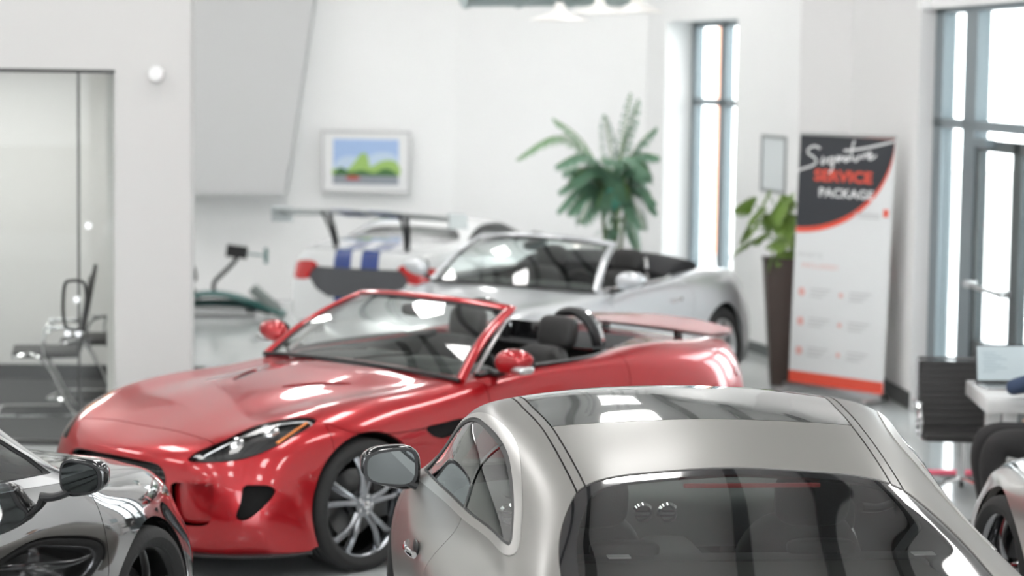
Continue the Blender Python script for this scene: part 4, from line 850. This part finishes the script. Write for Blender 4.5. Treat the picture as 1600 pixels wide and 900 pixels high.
flat('cloud', spl(np.array([(-.34, -.02), (-.2, .06), (0, .05), (.12, .10), (.34, .06), (.34, -.06), (0, -.05), (-.34, -.08)]), 50, True), mat('picture cloud', (.55, .66, .80), .7), pr, -.0145)
flat('hill', spl(np.array([(-.355, -.16), (-.355, -.08), (-.25, -.10), (-.12, .0), (-.03, .10), (.02, .06), (.05, -.05), (.15, .0), (.30, .02), (.355, -.02), (.355, -.16)]), 70, True), mat('picture green', (.36, .55, .16), .7), pr, -.016)
flat('tree_line', spl(np.array([(-.35, -.14), (-.28, -.06), (-.18, -.11), (-.05, -.09), (.1, -.12), (.2, -.07), (.34, -.12), (.34, -.17), (-.35, -.17)]), 60, True), mat('picture dark green', (.06, .16, .05), .7), pr, -.0165)
flat('foreground', [(-.36, -.245), (.36, -.245), (.36, -.15), (-.36, -.15)], mat('picture grey road', (.30, .32, .36), .7), pr, -.017)
flat('red_dot', spl(np.array([(-.22, -.18), (-.14, -.15), (-.06, -.18), (-.14, -.20)]), 20, True), mat('picture red', (.5, .08, .06), .7), pr, -.0175)
# small frame next to the window
nf = thing('notice_frame', 'narrow grey framed notice on the wall right of the far window, above the potted plant', 'picture', (2.352, 21.87, 1.76), math.atan2(-.968, .25))
obj('frame', cat(box((0, 0, .245), (.62, .03, .03)), box((0, 0, -.245), (.62, .03, .03)), box((.30, 0, 0), (.03, .03, .5)), box((-.30, 0, 0), (.03, .03, .5))), mat('grey frame', (.32, .34, .34), .4), nf)
obj('sheet', box((0, .0, 0), (.58, .01, .47)), mat('pale sheet', (.72, .76, .77), .3), nf)

# ---------- banner stand ----------
bn = thing('banner_stand', 'tall white roll-up banner with black and red curved top', 'banner', (2.60, 19.25, 0), math.atan2(-.76, .66))
BW, BH = 1.0, 2.10
lean = lambda M: (np.stack([M[0][:, 0]+M[0][:, 2]*.022, M[0][:, 1]+M[0][:, 2]*.01, M[0][:, 2]], 1), M[1], M[2])
BNW = mat('white banner vinyl', (.76, .77, .77), .45); BNK = mat('banner charcoal', (.035, .038, .045), .4); BNR = mat('banner red', (.80, .10, .06), .4); BNG = mat('banner pale print', (.55, .55, .55), .5); BNP = mat('banner pale red print', (.78, .45, .42), .5)
sheet = obj('sheet', lean(box((0, 0, BH/2+.03), (BW, .006, BH-.06))), BNW, bn)
def bflat(nm, P, m, y): 
    M = (np.stack([np.asarray(P)[:, 0], np.full(len(P), y), np.asarray(P)[:, 1]], 1), None, np.array(ears(P))); return obj(nm, lean(M), m, sheet)
t_ = np.linspace(0, 1, 24)
arc = lambda x1, z0, z1, sag: np.stack([-.49+(x1+.49)*t_, z0+(z1-z0)*t_**1.0-sag*np.sin(np.pi*t_**.85)], 1)
A1 = np.stack([-.495+.99*np.sin(t_*math.pi/2)**1.0, 1.30+.74*(1-np.cos(t_*math.pi/2))**1.0], 1)
bflat('red_swoosh', np.vstack([[(-.495, 2.085)], A1, [(.495, 2.085)]]), BNR, -.0045)
A2 = np.stack([-.495+.99*np.sin(t_*math.pi/2), 1.345+.735*(1-np.cos(t_*math.pi/2))], 1)
bflat('charcoal_field', np.vstack([[(-.495, 2.09)], A2]), BNK, -.006)
bflat('red_footer', [(-.5, .07), (.5, .07), (.5, .17), (-.5, .17)], BNR, -.0045)
def btext(s, size, x, z, m, nm, xs=1.0, bold=0.0, y=-.008, shear=0.0):
    M = text_mesh(s, size, xs, bold, shear); V = M[0]; obj(nm, lean((np.stack([V[:, 0]+x, np.full(len(V), y), V[:, 1]+z], 1), None, M[2])), m, sheet)
LW = mat('banner white lettering', (.85, .85, .85), .4)
btext('SERVICE', .125, -.02, 1.765, BNR, 'lettering', 1.35, .004); btext('PACKAGE', .10, 0.02, 1.63, LW, 'lettering', 1.3, .002)
# handwritten "Signature" as pen strokes
sig = [[(-.28, 1.985), (-.36, 2.0), (-.42, 1.955), (-.36, 1.92), (-.31, 1.88), (-.38, 1.835), (-.50, 1.80), (-.53, 1.76)], [(-.24, 1.92), (-.255, 1.865), (-.225, 1.875), (-.20, 1.91)], [(-.13, 1.915), (-.18, 1.90), (-.17, 1.865), (-.13, 1.89), (-.125, 1.92), (-.135, 1.84), (-.17, 1.79)],
       [(-.10, 1.885), (-.085, 1.93), (-.075, 1.885), (-.05, 1.93), (-.03, 1.895)], [(.02, 1.93), (-.015, 1.905), (.01, 1.89), (.03, 1.925), (.04, 1.895)], [(.085, 2.06), (.06, 1.97), (.07, 1.90)], [(-.02, 1.975), (.08, 1.985), (.24, 2.01), (.50, 2.065)],
       [(.10, 1.93), (.10, 1.90), (.13, 1.91), (.145, 1.945), (.15, 1.915)], [(.18, 1.95), (.185, 1.92), (.19, 1.94), (.225, 1.955)], [(.23, 1.925), (.27, 1.955), (.25, 1.97), (.235, 1.93), (.27, 1.92), (.32, 1.95)]]
obj('signature_lettering', lean(cat(*[tube([(x*.98, -.009, z) for x, z in s], .0085, 6, 16, r2=.003, up=(0, 1, 0)) for s in sig])), LW, sheet)
btext('WHAT IS', .055, -.33, 1.12, BNG, 'lettering', 1.2, .0, -.0045); btext('INCLUDED?', .058, -.22, 1.035, BNP, 'lettering', 1.3, .0, -.0045)
obj('logo', lean(cat(box((.44, -.006, 1.50), (.05, .004, .06)))), BNR, sheet); obj('small_print', lean(cat(box((.25, -.006, 1.48), (.26, .003, .014)), box((.27, -.006, 1.455), (.22, .003, .010)))), BNG, sheet)
for r_, z in enumerate((.82, .58, .34)):
    for c_, x in enumerate((-.40, .02)):
        a = lathe([(0, 0), (.035 if c_ == 0 else .02, 0), (.035 if c_ == 0 else .02, .003), (0, .003)], 20, 1, (x, -.008, z)); obj('icon', lean(a), BNP, sheet)
        obj('small_print', lean(cat(*[box((x+.20-.02*q, -.006, z+.03-.03*q), (.22-.04*q, .003, .010)) for q in range(3)])), BNG, sheet)
obj('top_rail', lean(rbox((0, 0, BH), (BW, .02, .025), .005)), SATIN, bn)
obj('base', cat(rbox((0, 0, .045), (BW+.04, .10, .07), .02), rbox((.47, -.10, .02), (.05, .22, .03), .008), rbox((-.47, -.10, .02), (.05, .22, .03), .008)), SATIN, bn)
obj('support_pole', tube([(0, .03, .05), (.045, .05, BH)], .01, 8), SATIN, bn)

# ---------- tall planter with split leaf plant ----------
POTB = mat('brown planter', (.07, .048, .04), .5, noise=.15, nscale=8); SOIL = mat('potting soil', (.03, .02, .015), .95, bump=.6); STEM = mat('plant stem', (.16, .28, .08), .5)
def leafm(n, c): return mat(n, c, .45, noise=.3, nscale=12)
LFG = leafm('split leaf green', (.16, .26, .05)); LFD = leafm('palm leaf green', (.14, .28, .18)); LFL = leafm('pale palm leaf', (.20, .36, .18))
def leaf_mesh(outline, L, Wd, curl=.25, fold=.2, n=7):
    # flat outline in (t across, u along) bent in two directions
    P = np.array(outline, float); V = np.stack([P[:, 0]*Wd, P[:, 1]*L, -curl*L*P[:, 1]**2-fold*np.abs(P[:, 0])*Wd], 1)
    F_ = ears(P); F_ = np.array(F_); return V, None, F_
half = [(0, 0), (.30, -.05), (.48, .10), (.50, .22), (.26, .27), (.50, .30), (.50, .42), (.22, .45), (.45, .50), (.42, .60), (.18, .61), (.34, .68), (.28, .78), (.12, .77), (.14, .90), (0, 1.0)]
MONS = half+[(-a, b) for a, b in half[1:-1][::-1]]
def orient(M, base, dir_, roll=0):
    # local +y along dir
    d = np.array(dir_, float); d /= np.linalg.norm(d); x = np.cross(d, [0, 0, 1.]); x /= np.linalg.norm(x)+1e-9; z = np.cross(x, d)
    c, s = math.cos(roll), math.sin(roll); x, z = x*c+z*s, z*c-x*s
    return M[0]@np.array([x, d, z])+np.asarray(base), None, M[2]
pl = thing('potted_plant', 'split leaf green plant in a tall tapered brown planter left of the banner', 'plant', (2.235, 19.98, 0))
pt = obj('planter', lathe([(0, 0), (.075, 0), (.08, .01), (.165, 1.03), (.17, 1.05), (.155, 1.05), (.15, 1.0), (0, 1.0)], 4, 2) if False else cat(*[(lambda V: (V, None, np.array([t for p, q, r, s in [(0, 1, 2, 3), (4, 7, 6, 5), (0, 4, 5, 1), (1, 5, 6, 2), (2, 6, 7, 3), (3, 7, 4, 0)] for t in ((p, q, r), (p, r, s))])))(np.array([(sx*w_, sy*w_, z) for z, w_ in ((0, .075), (1.05, .15)) for sx, sy in ((-1, -1), (1, -1), (1, 1), (-1, 1))], float))]), POTB, pl)
obj('planter_rim', cat(*[box((x, y, 1.045), s) for x, y, s in ((0, .145, (.31, .02, .03)), (0, -.145, (.31, .02, .03)), (.145, 0, (.02, .31, .03)), (-.145, 0, (.02, .31, .03)))]), POTB, pt)
obj('soil', box((0, 0, 1.052), (.27, .27, .01)), SOIL, pt)
LT = [(-.25, .02, 1.50), (-.14, -.05, 1.60), (-.04, .04, 1.52), (.05, -.05, 1.56), (-.22, -.06, 1.36), (-.11, .05, 1.42), (-.02, -.10, 1.38), (.09, .05, 1.42), (-.26, .0, 1.20), (-.16, -.12, 1.24), (-.05, -.14, 1.22), (.08, -.10, 1.26), (-.10, -.10, 1.12), (.03, -.14, 1.12), (-.18, .12, 1.46), (.02, .14, 1.40), (-.28, .05, 1.30), (-.07, -.12, 1.50)]
for i, (x, y, z) in enumerate(LT):
    b = np.array([rng.uniform(-.03, .03), rng.uniform(-.03, .03), 1.05]); tip = np.array([x, y, z])
    s_ = obj('stem', tube([b, (b+tip)/2+np.array([-x*.2, 0, .07]), tip], .0055, 5, 8), STEM, pl)
    sz = rng.uniform(.17, .23); dl = np.array([x*1.6+rng.uniform(-.15, .15), -.12+rng.uniform(-.15, .1), -.20+rng.uniform(-.25, .25)])
    obj('leaf', orient(leaf_mesh(MONS, sz, sz*1.05, .35, .25), tip, dl, rng.uniform(-.9, -.2) if x < 0 else rng.uniform(.2, .9)), LFG, s_)

# ---------- palm in the corner ----------
pm = thing('potted_palm', 'large feathery palm in a dark pot in the far corner behind the silver car', 'plant', (.94, 22.72, .20)); pm.scale = (.923,)*3
obj('pot', lathe([(0, -.215), (.20, -.215), (.27, .55), (.29, .58), (.27, .60), (.25, .56), (0, .55)], 28, 2), mat('dark pot', (.04, .05, .045), .5), pm)
obj('trunk', cat(*[tube([(x, y, .5), (x*1.5, y, 1.0), (x*2.4, y, 1.45)], .02, 7, 10) for x, y in ((-.06, 0), (.03, .04), (.07, -.04), (0, -.06))]), mat('palm trunk', (.12, .16, .07), .7), pm)
def frond(base, tip, arch, L=.22, n=26, m=LFD, wd=.03):
    b, t = np.array(base, float), np.array(tip, float); P = spl([b, (b+t)/2+np.array([0, 0, arch]), t], n); T = np.gradient(P, axis=0); T /= np.linalg.norm(T, axis=1, keepdims=True)
    f = obj('frond', tube(P, .007, 5), STEM, pm); parts_ = []
    for i in range(3, n):
        q = i/(n-1); l = L*math.sin(math.pi*min(1, .12+q*.86))**.6*(1 if q < .99 else .6)
        sdv = np.cross(T[i], [0, 0, 1.]); sdv /= np.linalg.norm(sdv)+1e-9
        for sg in (1, -1):
            d = sdv*sg*.8+T[i]*.55+np.array([0, 0, -.35+rng.uniform(-.15, .1)]); d /= np.linalg.norm(d)
            w_ = np.cross(d, [0, 0, 1.]); w_ /= np.linalg.norm(w_)+1e-9; w_ = w_*wd*.5
            a = P[i]; mpt = a+d*l*.55+[0, 0, .01]; e = a+d*l+np.array([0, 0, -l*.28])
            parts_.append((np.array([a-w_*.3, a+w_*.3, mpt+w_, mpt-w_, e]), None, np.array([(0, 1, 2), (0, 2, 3), (3, 2, 4)])))
    o = obj('leaflets', cat(*parts_), m, f); o['kind'] = 'stuff'
fr_list = [((-.05, 0, 1.3), (-.98, -.1, .95+.72), .42, LFL, .20), ((-.05, 0, 1.35), (-.62, -.05, 2.08), .16, LFL, .18), ((0, 0, 1.4), (-.58, -.2, 1.62), .22, LFD, .26), ((0, 0, 1.2), (-.55, 0, 1.35), .22, LFD, .24), ((.02, 0, 1.4), (.16, .1, 2.34), .0, LFD, .15), ((.02, 0, 1.4), (-.1, .1, 2.12), .05, LFD, .17),
    ((.05, 0, 1.4), (.42, 0, 2.0), .12, LFD, .2), ((.05, 0, 1.35), (.44, -.1, 1.72), .2, LFD, .22), ((.05, 0, 1.1), (.42, -.1, 1.25), .24, LFD, .24), ((0, 0, 1.1), (.30, -.3, 1.0), .24, LFD, .24), ((0, 0, 1.1), (-.34, -.3, 1.05), .26, LFD, .26), ((0, 0, 1.0), (.05, -.4, .95), .3, LFD, .26), ((0, 0, 1.0), (.28, .2, .72), .22, LFD, .18), ((0, 0, 1.2), (-.30, -.2, 1.75), .1, LFD, .22), ((0, .1, 1.2), (.26, .2, 1.6), .1, LFD, .22), ((0, 0, .9), (-.12, -.2, .65), .2, LFD, .2), ((0, 0, 1.15), (-.45, -.1, 1.15), .2, LFD, .26), ((0, 0, 1.1), (-.18, -.35, 1.2), .25, LFD, .26), ((0, 0, 1.15), (.18, -.3, 1.3), .22, LFD, .26), ((0, 0, 1.3), (.36, -.2, 1.5), .2, LFD, .24), ((0, 0, 1.3), (-.44, -.2, 1.48), .2, LFD, .24), ((.02, 0, 1.5), (.24, .05, 2.28), .02, LFD, .2), ((0, 0, 1.2), (.1, -.3, 1.6), .15, LFD, .24)]
fr_list += [((0, 0, 1.2+.1*(i % 4)), (.50*math.cos(i*1.9)-.06, .38*math.sin(i*1.9), 1.15+.13*(i % 5)), .2, LFD, .24) for i in range(12)]
for b, t, a, m_, L_ in fr_list: frond(b, t, a, L_, 24, m_, .034)
obj('ribbon', blob((.0, -.24, 1.30), (.10, .03, .12), 1.0, 8, 12), mat('turquoise ribbon', (.05, .48, .40), .5), pm)

# ---------- teal machine by the back wall ----------
ex = thing('exercise_machine', 'low teal exercise machine with small monitor on bent arm by the back wall', 'machine', (-2.95, 24.95, 0))
TEAL = mat('teal enamel', (.05, .16, .15), .3, coat=.6)
obj('base', cat(rbox((-.10, 0, .05), (.62, .30, .10), .02), rbox((-.12, 0, .03), (.80, .5, .03), .01)), mat('pale grey machine base', (.42, .43, .43), .5), ex)
obj('rail', tube([(-.60, 0, .12), (-.35, 0, .20), (-.05, 0, .215), (.25, 0, .14), (.60, 0, .02)], .16, 10, 30, r2=.032, up=(0, 0, 1)), TEAL, ex)
obj('shell', tube([(-.60, 0, .06), (-.3, 0, .125), (.1, 0, .12), (.45, 0, .04)], .17, 10, 24, r2=.03, up=(0, 0, 1)), mat('dark teal shell', (.02, .05, .05), .4), ex)
arm = obj('monitor_arm', tube([(-.13, 0, .20), (-.14, 0, .32), (-.08, 0, .40), (.06, 0, .54), (.10, 0, .60)], .022, 8, 24), BLACK, ex)
obj('monitor', mov(rbox((0, 0, 0), (.22, .03, .13), .01), (.10, -.02, .66), ry=.12), BLACK, arm)
obj('handle', cat(tube([(.20, 0, .64), (.40, 0, .62)], .01, 6), tube([(.40, 0, .54), (.40, 0, .70)], .02, 8)), TEAL, arm)
obj('footboard', mov(rbox((0, 0, 0), (.38, .26, .085), .02), (.40, 0, .16), ry=.72), mat('grey tread pad', (.20, .23, .22), .7), ex)
obj('saddle', cat(tube([(-.46, 0, .40), (-.36, 0, .24), (-.28, 0, .18)], .03, 8, 12, r2=.10, up=(0, 1, 0)), tube([(-.44, 0, .44), (-.33, .0, .36), (-.35, 0, .50)], .014, 6, 12)), BLACK, ex)

# ---------- office chairs behind the glass ----------
BLKCH = mat('charcoal chair mesh', (.035, .033, .032), .7, noise=.2, nscale=200)
def cantilever(root):
    for sd in (1, -1):
        obj('leg', tube([(sd*.24, -.22, .44), (sd*.25, -.02, .44), (sd*.255, .20, .06), (sd*.255, .24, .02), (sd*.255, .16, .015), (sd*.255, -.28, .015), (sd*.22, -.32, .015), (0, -.32, .015)], .0135, 8, 50), CHROME, root)
        obj('armrest', cat(tube([(sd*.25, .02, .42), (sd*.275, .0, .55), (sd*.28, .06, .645), (sd*.28, .22, .66), (sd*.27, .30, .62)], .012, 8, 30), rbox((sd*.28, .16, .668), (.045, .24, .02), .008)), CHROME, root)
    obj('seat', cat(rbox((0, .02, .46), (.48, .48, .05), .02, 3)), BLKCH, root)
    b = obj('backrest', mov(cat(rbox((0, 0, .28), (.46, .04, .54), .03, 3), tube([(-.22, 0, 0), (-.24, .01, .56), (.24, .01, .56), (.22, 0, 0)], .014, 8, 40)), (0, .26, .47), rx=-.18), BLKCH, root)
c1 = thing('office_chair', 'black and chrome cantilever chair behind the glass, nearest the left frame edge', 'chair', (-3.46, 17.75, 0), math.radians(100), 'cantilever chairs in the glazed office'); cantilever(c1)
# turned so that the sled base reads from the side
c1.rotation_euler.z = math.radians(-80)
c2 = copy_tree(c1); c2.location = (-3.22, 18.62, 0); c2.rotation_euler.z = math.radians(-94); c2['label'] = 'second black and chrome cantilever chair behind the glass, partly hidden by the pillar'

# ---------- ribbed chair, table, laptop, seated person ----------
rc = thing('conference_chair', 'black ribbed leather office chair with chrome arms behind the white table', 'chair', (2.80, 14.84, 0), math.radians(-4)); rc.scale = (.96, .80, .87)
seatg = [box((0, 0, 0), (.01, .01, .01))]
sh_ = obj('seat', cat(*[rbox((0, -.22+.05*i, .42+.012*(abs(i-4.5)-3)*.4), (.50, .052, .05), .014, 2) for i in range(10)]), LEATHER, rc)
for i in range(10): obj('backrest_rib', mov(rbox((0, 0, 0), (.50, .035, .0485), .006, 2), (0, .25+.012*i, .475+.046*i), rx=-.2), LEATHER, rc)
for sd in (1, -1):
    obj('armrest', cat(tube([(sd*.27, .30, .62), (sd*.285, .18, .64), (sd*.285, -.08, .63), (sd*.27, -.12, .50), (sd*.265, -.05, .40)], .014, 8, 36), rbox((sd*.285, .05, .65), (.045, .24, .02), .008)), CHROME, rc)
    obj('side_frame', tube([(sd*.262, -.24, .42), (sd*.262, .2, .41), (sd*.262, .27, .50), (sd*.262, .38, .93)], .012, 8, 30), CHR2, rc)
obj('head_rail', tube([(-.262, .375, .93), (.262, .375, .93)], .012, 8), CHR2, rc)
obj('gas_lift', tube([(0, 0, .1), (0, 0, .40)], .028, 12), CHROME, rc)
for i in range(5):
    a = i*2*math.pi/5+.2; lg = obj('leg', tube([(0, 0, .11), (.15*math.cos(a), .15*math.sin(a), .10), (.30*math.cos(a), .30*math.sin(a), .07)], .018, 8, 8), CHROME, rc)
    obj('castor', lathe([(0, -.012), (.028, -.012), (.03, 0), (.028, .012), (0, .012)], 16, 0, (.30*math.cos(a), .30*math.sin(a), .03)), BLACK, lg)
tb = thing('desk', 'white table with thick top at the right edge, laptop on it', 'table', (3.45, 14.16, 0), math.radians(-2))
WT_ = mat('white lacquer', (.78, .78, .77), .25, coat=.5)
obj('tabletop', rbox((0, 0, .70), (1.4, .80, .09), .008), WT_, tb)
for x, y in ((-.55, -.30), (-.55, .30), (.58, -.30), (.58, .30)): obj('leg', rbox((x, y, .33), (.08, .08, .66), .006), WT_, tb)
lp = thing('laptop', 'open laptop with a pale blue-grey screen on the white table', 'laptop', (2.96, 14.27, .745), math.radians(6))
obj('keyboard_base', rbox((0, -.03, .009), (.35, .24, .018), .005), SATIN, lp)
ls = obj('lid', mov(rbox((0, 0, .115), (.35, .008, .235), .004), (0, .09, .012), rx=-.18), BLACK, lp)
obj('screen', mov(box((0, -.0055, .12), (.325, .001, .205)), (0, .09, .012), rx=-.18), mat('laptop screen', (.38, .44, .46), .3, emit=.28), ls)
obj('screen_text', mov(cat(*[box((-.09+.02*(i % 3), -.007, .18-.018*i), (.08+.03*((i*7) % 3), .0006, .005)) for i in range(7)]), (0, .09, .012), rx=-.18), mat('screen print', (.25, .32, .35), .4, emit=.2), ls)
obj('keyboard', box((0, -.01, .019), (.29, .11, .002)), BLACK, lp)
# small chrome object and a red mat under the chair
rm = obj('floor_strip', box((2.93, 15.6, .008), (.40, .14, .012)), mat('magenta red mat', (.75, .08, .16), .6)); tag(rm, 'short magenta-red strip lying on the pale floor under the ribbed chair', 'mat')

def skin_body(name, joints, edges, m, parent=None, sub=2, root=0):
    me = bpy.data.meshes.new(name); me.from_pydata([j[:3] for j in joints], edges, []); o = bpy.data.objects.new(name, me); COL.objects.link(o)
    md = o.modifiers.new('skin', 'SKIN'); md.use_smooth_shade = True
    for v, j in zip(me.skin_vertices[0].data, joints): v.radius = (j[3], j[4] if len(j) > 4 else j[3])
    me.skin_vertices[0].data[root].use_root = True
    s = o.modifiers.new('sub', 'SUBSURF'); s.levels = s.render_levels = sub
    dg = bpy.context.evaluated_depsgraph_get(); me2 = bpy.data.meshes.new_from_object(o.evaluated_get(dg)); me2.polygons.foreach_set('use_smooth', [True]*len(me2.polygons)); me2.materials.append(m)
    bpy.data.objects.remove(o); o = bpy.data.objects.new(name, me2); COL.objects.link(o); o.parent = parent; return o
SKIN_ = mat('skin', (.55, .36, .28), .5); TROU = mat('black trousers', (.022, .021, .022), .85, bump=.15, nscale=60); NAVY = mat('navy jumper', (.045, .07, .13), .85, bump=.2, nscale=120)
# origin at the seat, facing -x (towards the ribbed chair side of the table)
pn = thing('person', 'person in black trousers and navy top sitting at the white table', 'person', (3.17, 13.36, 0), 0)
skin_body('trousers', [(.02, 0, .60, .10), (-.02, -.11, .54, .095), (-.02, .11, .54, .095), (-.26, -.135, .56, .093), (-.26, .135, .56, .093), (-.48, -.12, .57, .09), (-.48, .16, .57, .09), (-.50, -.12, .46, .085), (-.50, .16, .46, .085), (-.47, -.12, .26, .08), (-.46, .16, .26, .08), (-.45, -.12, .10, .07), (-.43, .16, .10, .07)],
          [(0, 1), (0, 2), (1, 3), (2, 4), (3, 5), (4, 6), (5, 7), (6, 8), (7, 9), (8, 10), (9, 11), (10, 12)], TROU, pn)
for y, x in ((-.12, -.45), (.16, -.43)): obj('shoe', mov(blob((0, 0, 0), (.14, .048, .045), .75, 10, 18, lambda V: np.stack([V[:, 0], V[:, 1], V[:, 2]*(1+.5*np.clip(V[:, 0]/.14, -1, 1))], 1)), (x-.07, y, .048)), BLACK, pn)
skin_body('jumper', [(0, 0, .56, .15, .12), (.02, 0, .75, .14, .12), (0, 0, .95, .16, .12), (-.02, 0, 1.06, .10, .08), (0, -.18, 1.02, .065), (0, .18, 1.02, .065), (-.06, -.24, .86, .05), (-.06, .24, .86, .05), (-.04, -.28, .80, .05), (-.16, .30, .87, .055), (-.12, -.22, .75, .042), (-.32, .37, .81, .048), (-.20, -.15, .715, .035), (-.17, .48, .80, .034)],
          [(0, 1), (1, 2), (2, 3), (2, 4), (2, 5), (4, 6), (5, 7), (6, 8), (7, 9), (8, 10), (9, 11), (10, 12), (11, 13)], NAVY, pn)
def face(V):
    x, y, z = V.T; q = np.clip(-(z-.0)/.12, 0, 1); y = y*(1-.38*q); x = x*(1-.22*q)-.012*q
    x = x-.020*np.exp(-((z+.012)/.022)**2-(y/.014)**2)*(x < 0)-.006*np.exp(-((z+.05)/.012)**2-(y/.026)**2)*(x < 0)+.008*np.exp(-((z-.018)/.014)**2-((np.abs(y)-.032)/.016)**2)*(x < 0)
    return np.stack([x, y, z], 1)
hd_ = obj('head', cat(blob((-.045, 0, 1.265), (.098, .078, .125), .95, 48, 56, face), tube([(-.01, 0, 1.02), (-.02, 0, 1.10), (-.03, 0, 1.20)], [.062, .055, .056], 16, 8)), SKIN_, pn)
obj('hair', blob((-.030, 0, 1.315), (.105, .088, .092), .95, 14, 20, lambda V: V-np.stack([np.where((V[:, 0] < -.03) & (V[:, 2] < .02), V[:, 0]*.45, 0), 0*V[:, 0], 0*V[:, 0]], 1)), mat('dark brown hair', (.03, .018, .012), .6, bump=.5, nscale=200), hd_)
obj('mouth', blob((-.141, 0, 1.213), (.006, .022, .006), 1, 6, 10), mat('lips', (.45, .18, .16), .5), hd_)
hd_.location.z = -.045
for y in (.032, -.032): obj('eye', blob((-.125, y, 1.283), (.009, .013, .008), 1, 8, 10), mat('eye white', (.8, .8, .8), .2), hd_); obj('pupil', blob((-.1335, y, 1.283), (.002, .005, .005), 1, 6, 8), BLACK, hd_); obj('ear', blob((-.03, y*2.42, 1.27), (.018, .009, .03), .9, 8, 10), SKIN_, hd_)
for sd, (hx, hy), th in ((-1, (-.20, -.15), -.5), (1, (-.17, .48), -2.3)):
    J = [(hx+.01, hy, .80, .028, .02), (hx-.07, hy, .795, .036, .016)]; E_ = [(0, 1)]
    for f in range(4):
        yo = (f-1.5)*.021; n0 = len(J); ln = (.062, .072, .068, .052)[f]
        J += [(hx-.075, hy+yo, .795, .0095), (hx-.075-ln*.5, hy+yo*1.15, .795, .0085), (hx-.075-ln, hy+yo*1.2, .778, .0075)]; E_ += [(1, n0), (n0, n0+1), (n0+1, n0+2)]
    n0 = len(J); J += [(hx-.03, hy-.035*sd, .79, .010), (hx-.06, hy-.055*sd, .785, .009)]; E_ += [(0, n0), (n0, n0+1)]
    skin_body('hand', [(hx+(a_[0]-hx)*math.cos(th)-(a_[1]-hy)*math.sin(th), hy+(a_[0]-hx)*math.sin(th)+(a_[1]-hy)*math.cos(th), a_[2]-(.09 if sd < 0 else 0), *a_[3:]) for a_ in J], E_, SKIN_, pn)
st = thing('task_stool', 'black padded stool the seated person uses, mostly hidden at the right edge', 'stool', (3.20, 13.36, 0))
obj('seat', rbox((0, 0, .345), (.42, .42, .07), .03, 3), LEATHER, st); obj('column', tube([(0, 0, .03), (0, 0, .32)], .03, 10), CHROME, st); obj('foot_plate', lathe([(0, 0), (.24, 0), (.23, .02), (0, .035)], 30, 2), CHROME, st)

# ---------- fire extinguisher beside the banner ----------
fe = thing('fire_extinguisher', 'red fire extinguisher hung on the pier just right of the banner', 'extinguisher', (2.925, 19.45, 1.12))
obj('cylinder', lathe([(0, -.25), (.06, -.25), (.07, -.23), (.07, .15), (.05, .20), (.02, .22), (0, .22)], 24, 2), mat('extinguisher red', (.55, .03, .03), .3, coat=1), fe)
obj('valve', cat(box((0, 0, .25), (.03, .03, .05)), tube([(-.01, 0, .28), (-.08, 0, .30)], .01, 6), tube([(.02, 0, .25), (.07, 0, .22), (.075, 0, -.1)], .01, 6, 14)), BLACK, fe)
obj('bracket', box((.075, 0, 0), (.012, .08, .10)), BLACK, fe)

# ---------- pendant lamps and the duct above ----------
PEND = mat('white pendant enamel', (.85, .83, .80), .4)
def pendant(x, y, z, label):
    t = thing('pendant_lamp', label, 'lamp', (x, y, z), 0, 'white pendant lamps')
    obj('lamp_shade', lathe([(.03, .15), (.045, .12), (.05, .08), (.10, .06), (.24, .005), (.25, 0), (.235, .0), (.10, .045), (.04, .06)], 32, 2), PEND, t)
    obj('bulb', blob((0, 0, .045), (.04, .04, .035), 1, 8, 12), mat('lit bulb', (1, .95, .88), emit=4), t)
    obj('cord', tube([(0, 0, .14), (0, 0, H_ROOM-z-.02)], .006, 6), BLACK, t); obj('ceiling_rose', lathe([(0, 0), (.05, 0), (.05, .02), (0, .02)], 16, 2, (0, 0, H_ROOM-z-.02)), PEND, t)
pendant(.36, 20.0, 2.985, 'white pendant lamp at the top edge, leftmost of the row of three'); pendant(.70, 20.3, 3.05, 'white pendant lamp at the top edge, middle of the row of three'); pendant(1.03, 20.8, 3.08, 'white pendant lamp at the top edge, rightmost and faintest of three')
dk = thing('ventilation_duct', 'pale grey-green ceiling duct crossing the top edge above the pendant lamps', 'duct', (0, 20.6, 3.13))
DM = mat('pale galvanised duct', (.45, .52, .52), .3, .6)
obj('duct_pipe', cat(tube([(-.45, 0, .12), (.95, .5, .16)], .15, 20)), DM, dk)
for x in (-.44, 0, .45, .9): obj('duct_flange', tube([(x, (x+.45)*.36, .12+.03*(x+.45)), (x+.03, (x+.48)*.36, .12+.03*(x+.48))], .165, 20), DM, dk)
obj('hanger', cat(*[tube([(x, (x+.45)*.36, .25), (x, (x+.45)*.36, H_ROOM-3.15)], .006, 6) for x in (-.3, .3, .85)]), BLACK, dk)
# wall sensor on the pillar
ws = thing('wall_sensor', 'small round white sensor on the left pillar near its top', 'sensor', (-2.39, 16.185, 2.52)); obj('sensor_body', cat(lathe([(0, -.05), (.045, -.045), (.055, -.01), (.055, .0), (0, 0)], 24, 1), rbox((0, -.02, .03), (.05, .04, .05), .01)), mat('white sensor plastic', (.78, .78, .78), .35), ws)
# outside: orange post seen through the far window
op = thing('bollard_post', 'orange vertical post outside the far window', 'post', (2.93, 34.0, -.05)); obj('post', lathe([(0, 0), (.11, 0), (.11, 4.6), (.08, 4.7), (0, 4.7)], 20, 2), mat('orange paint', (.75, .30, .16), .5), op); obj('post_base', box((0, 0, .03), (.4, .4, .06)), mat('concrete foot', (.5, .5, .5), .9), op)
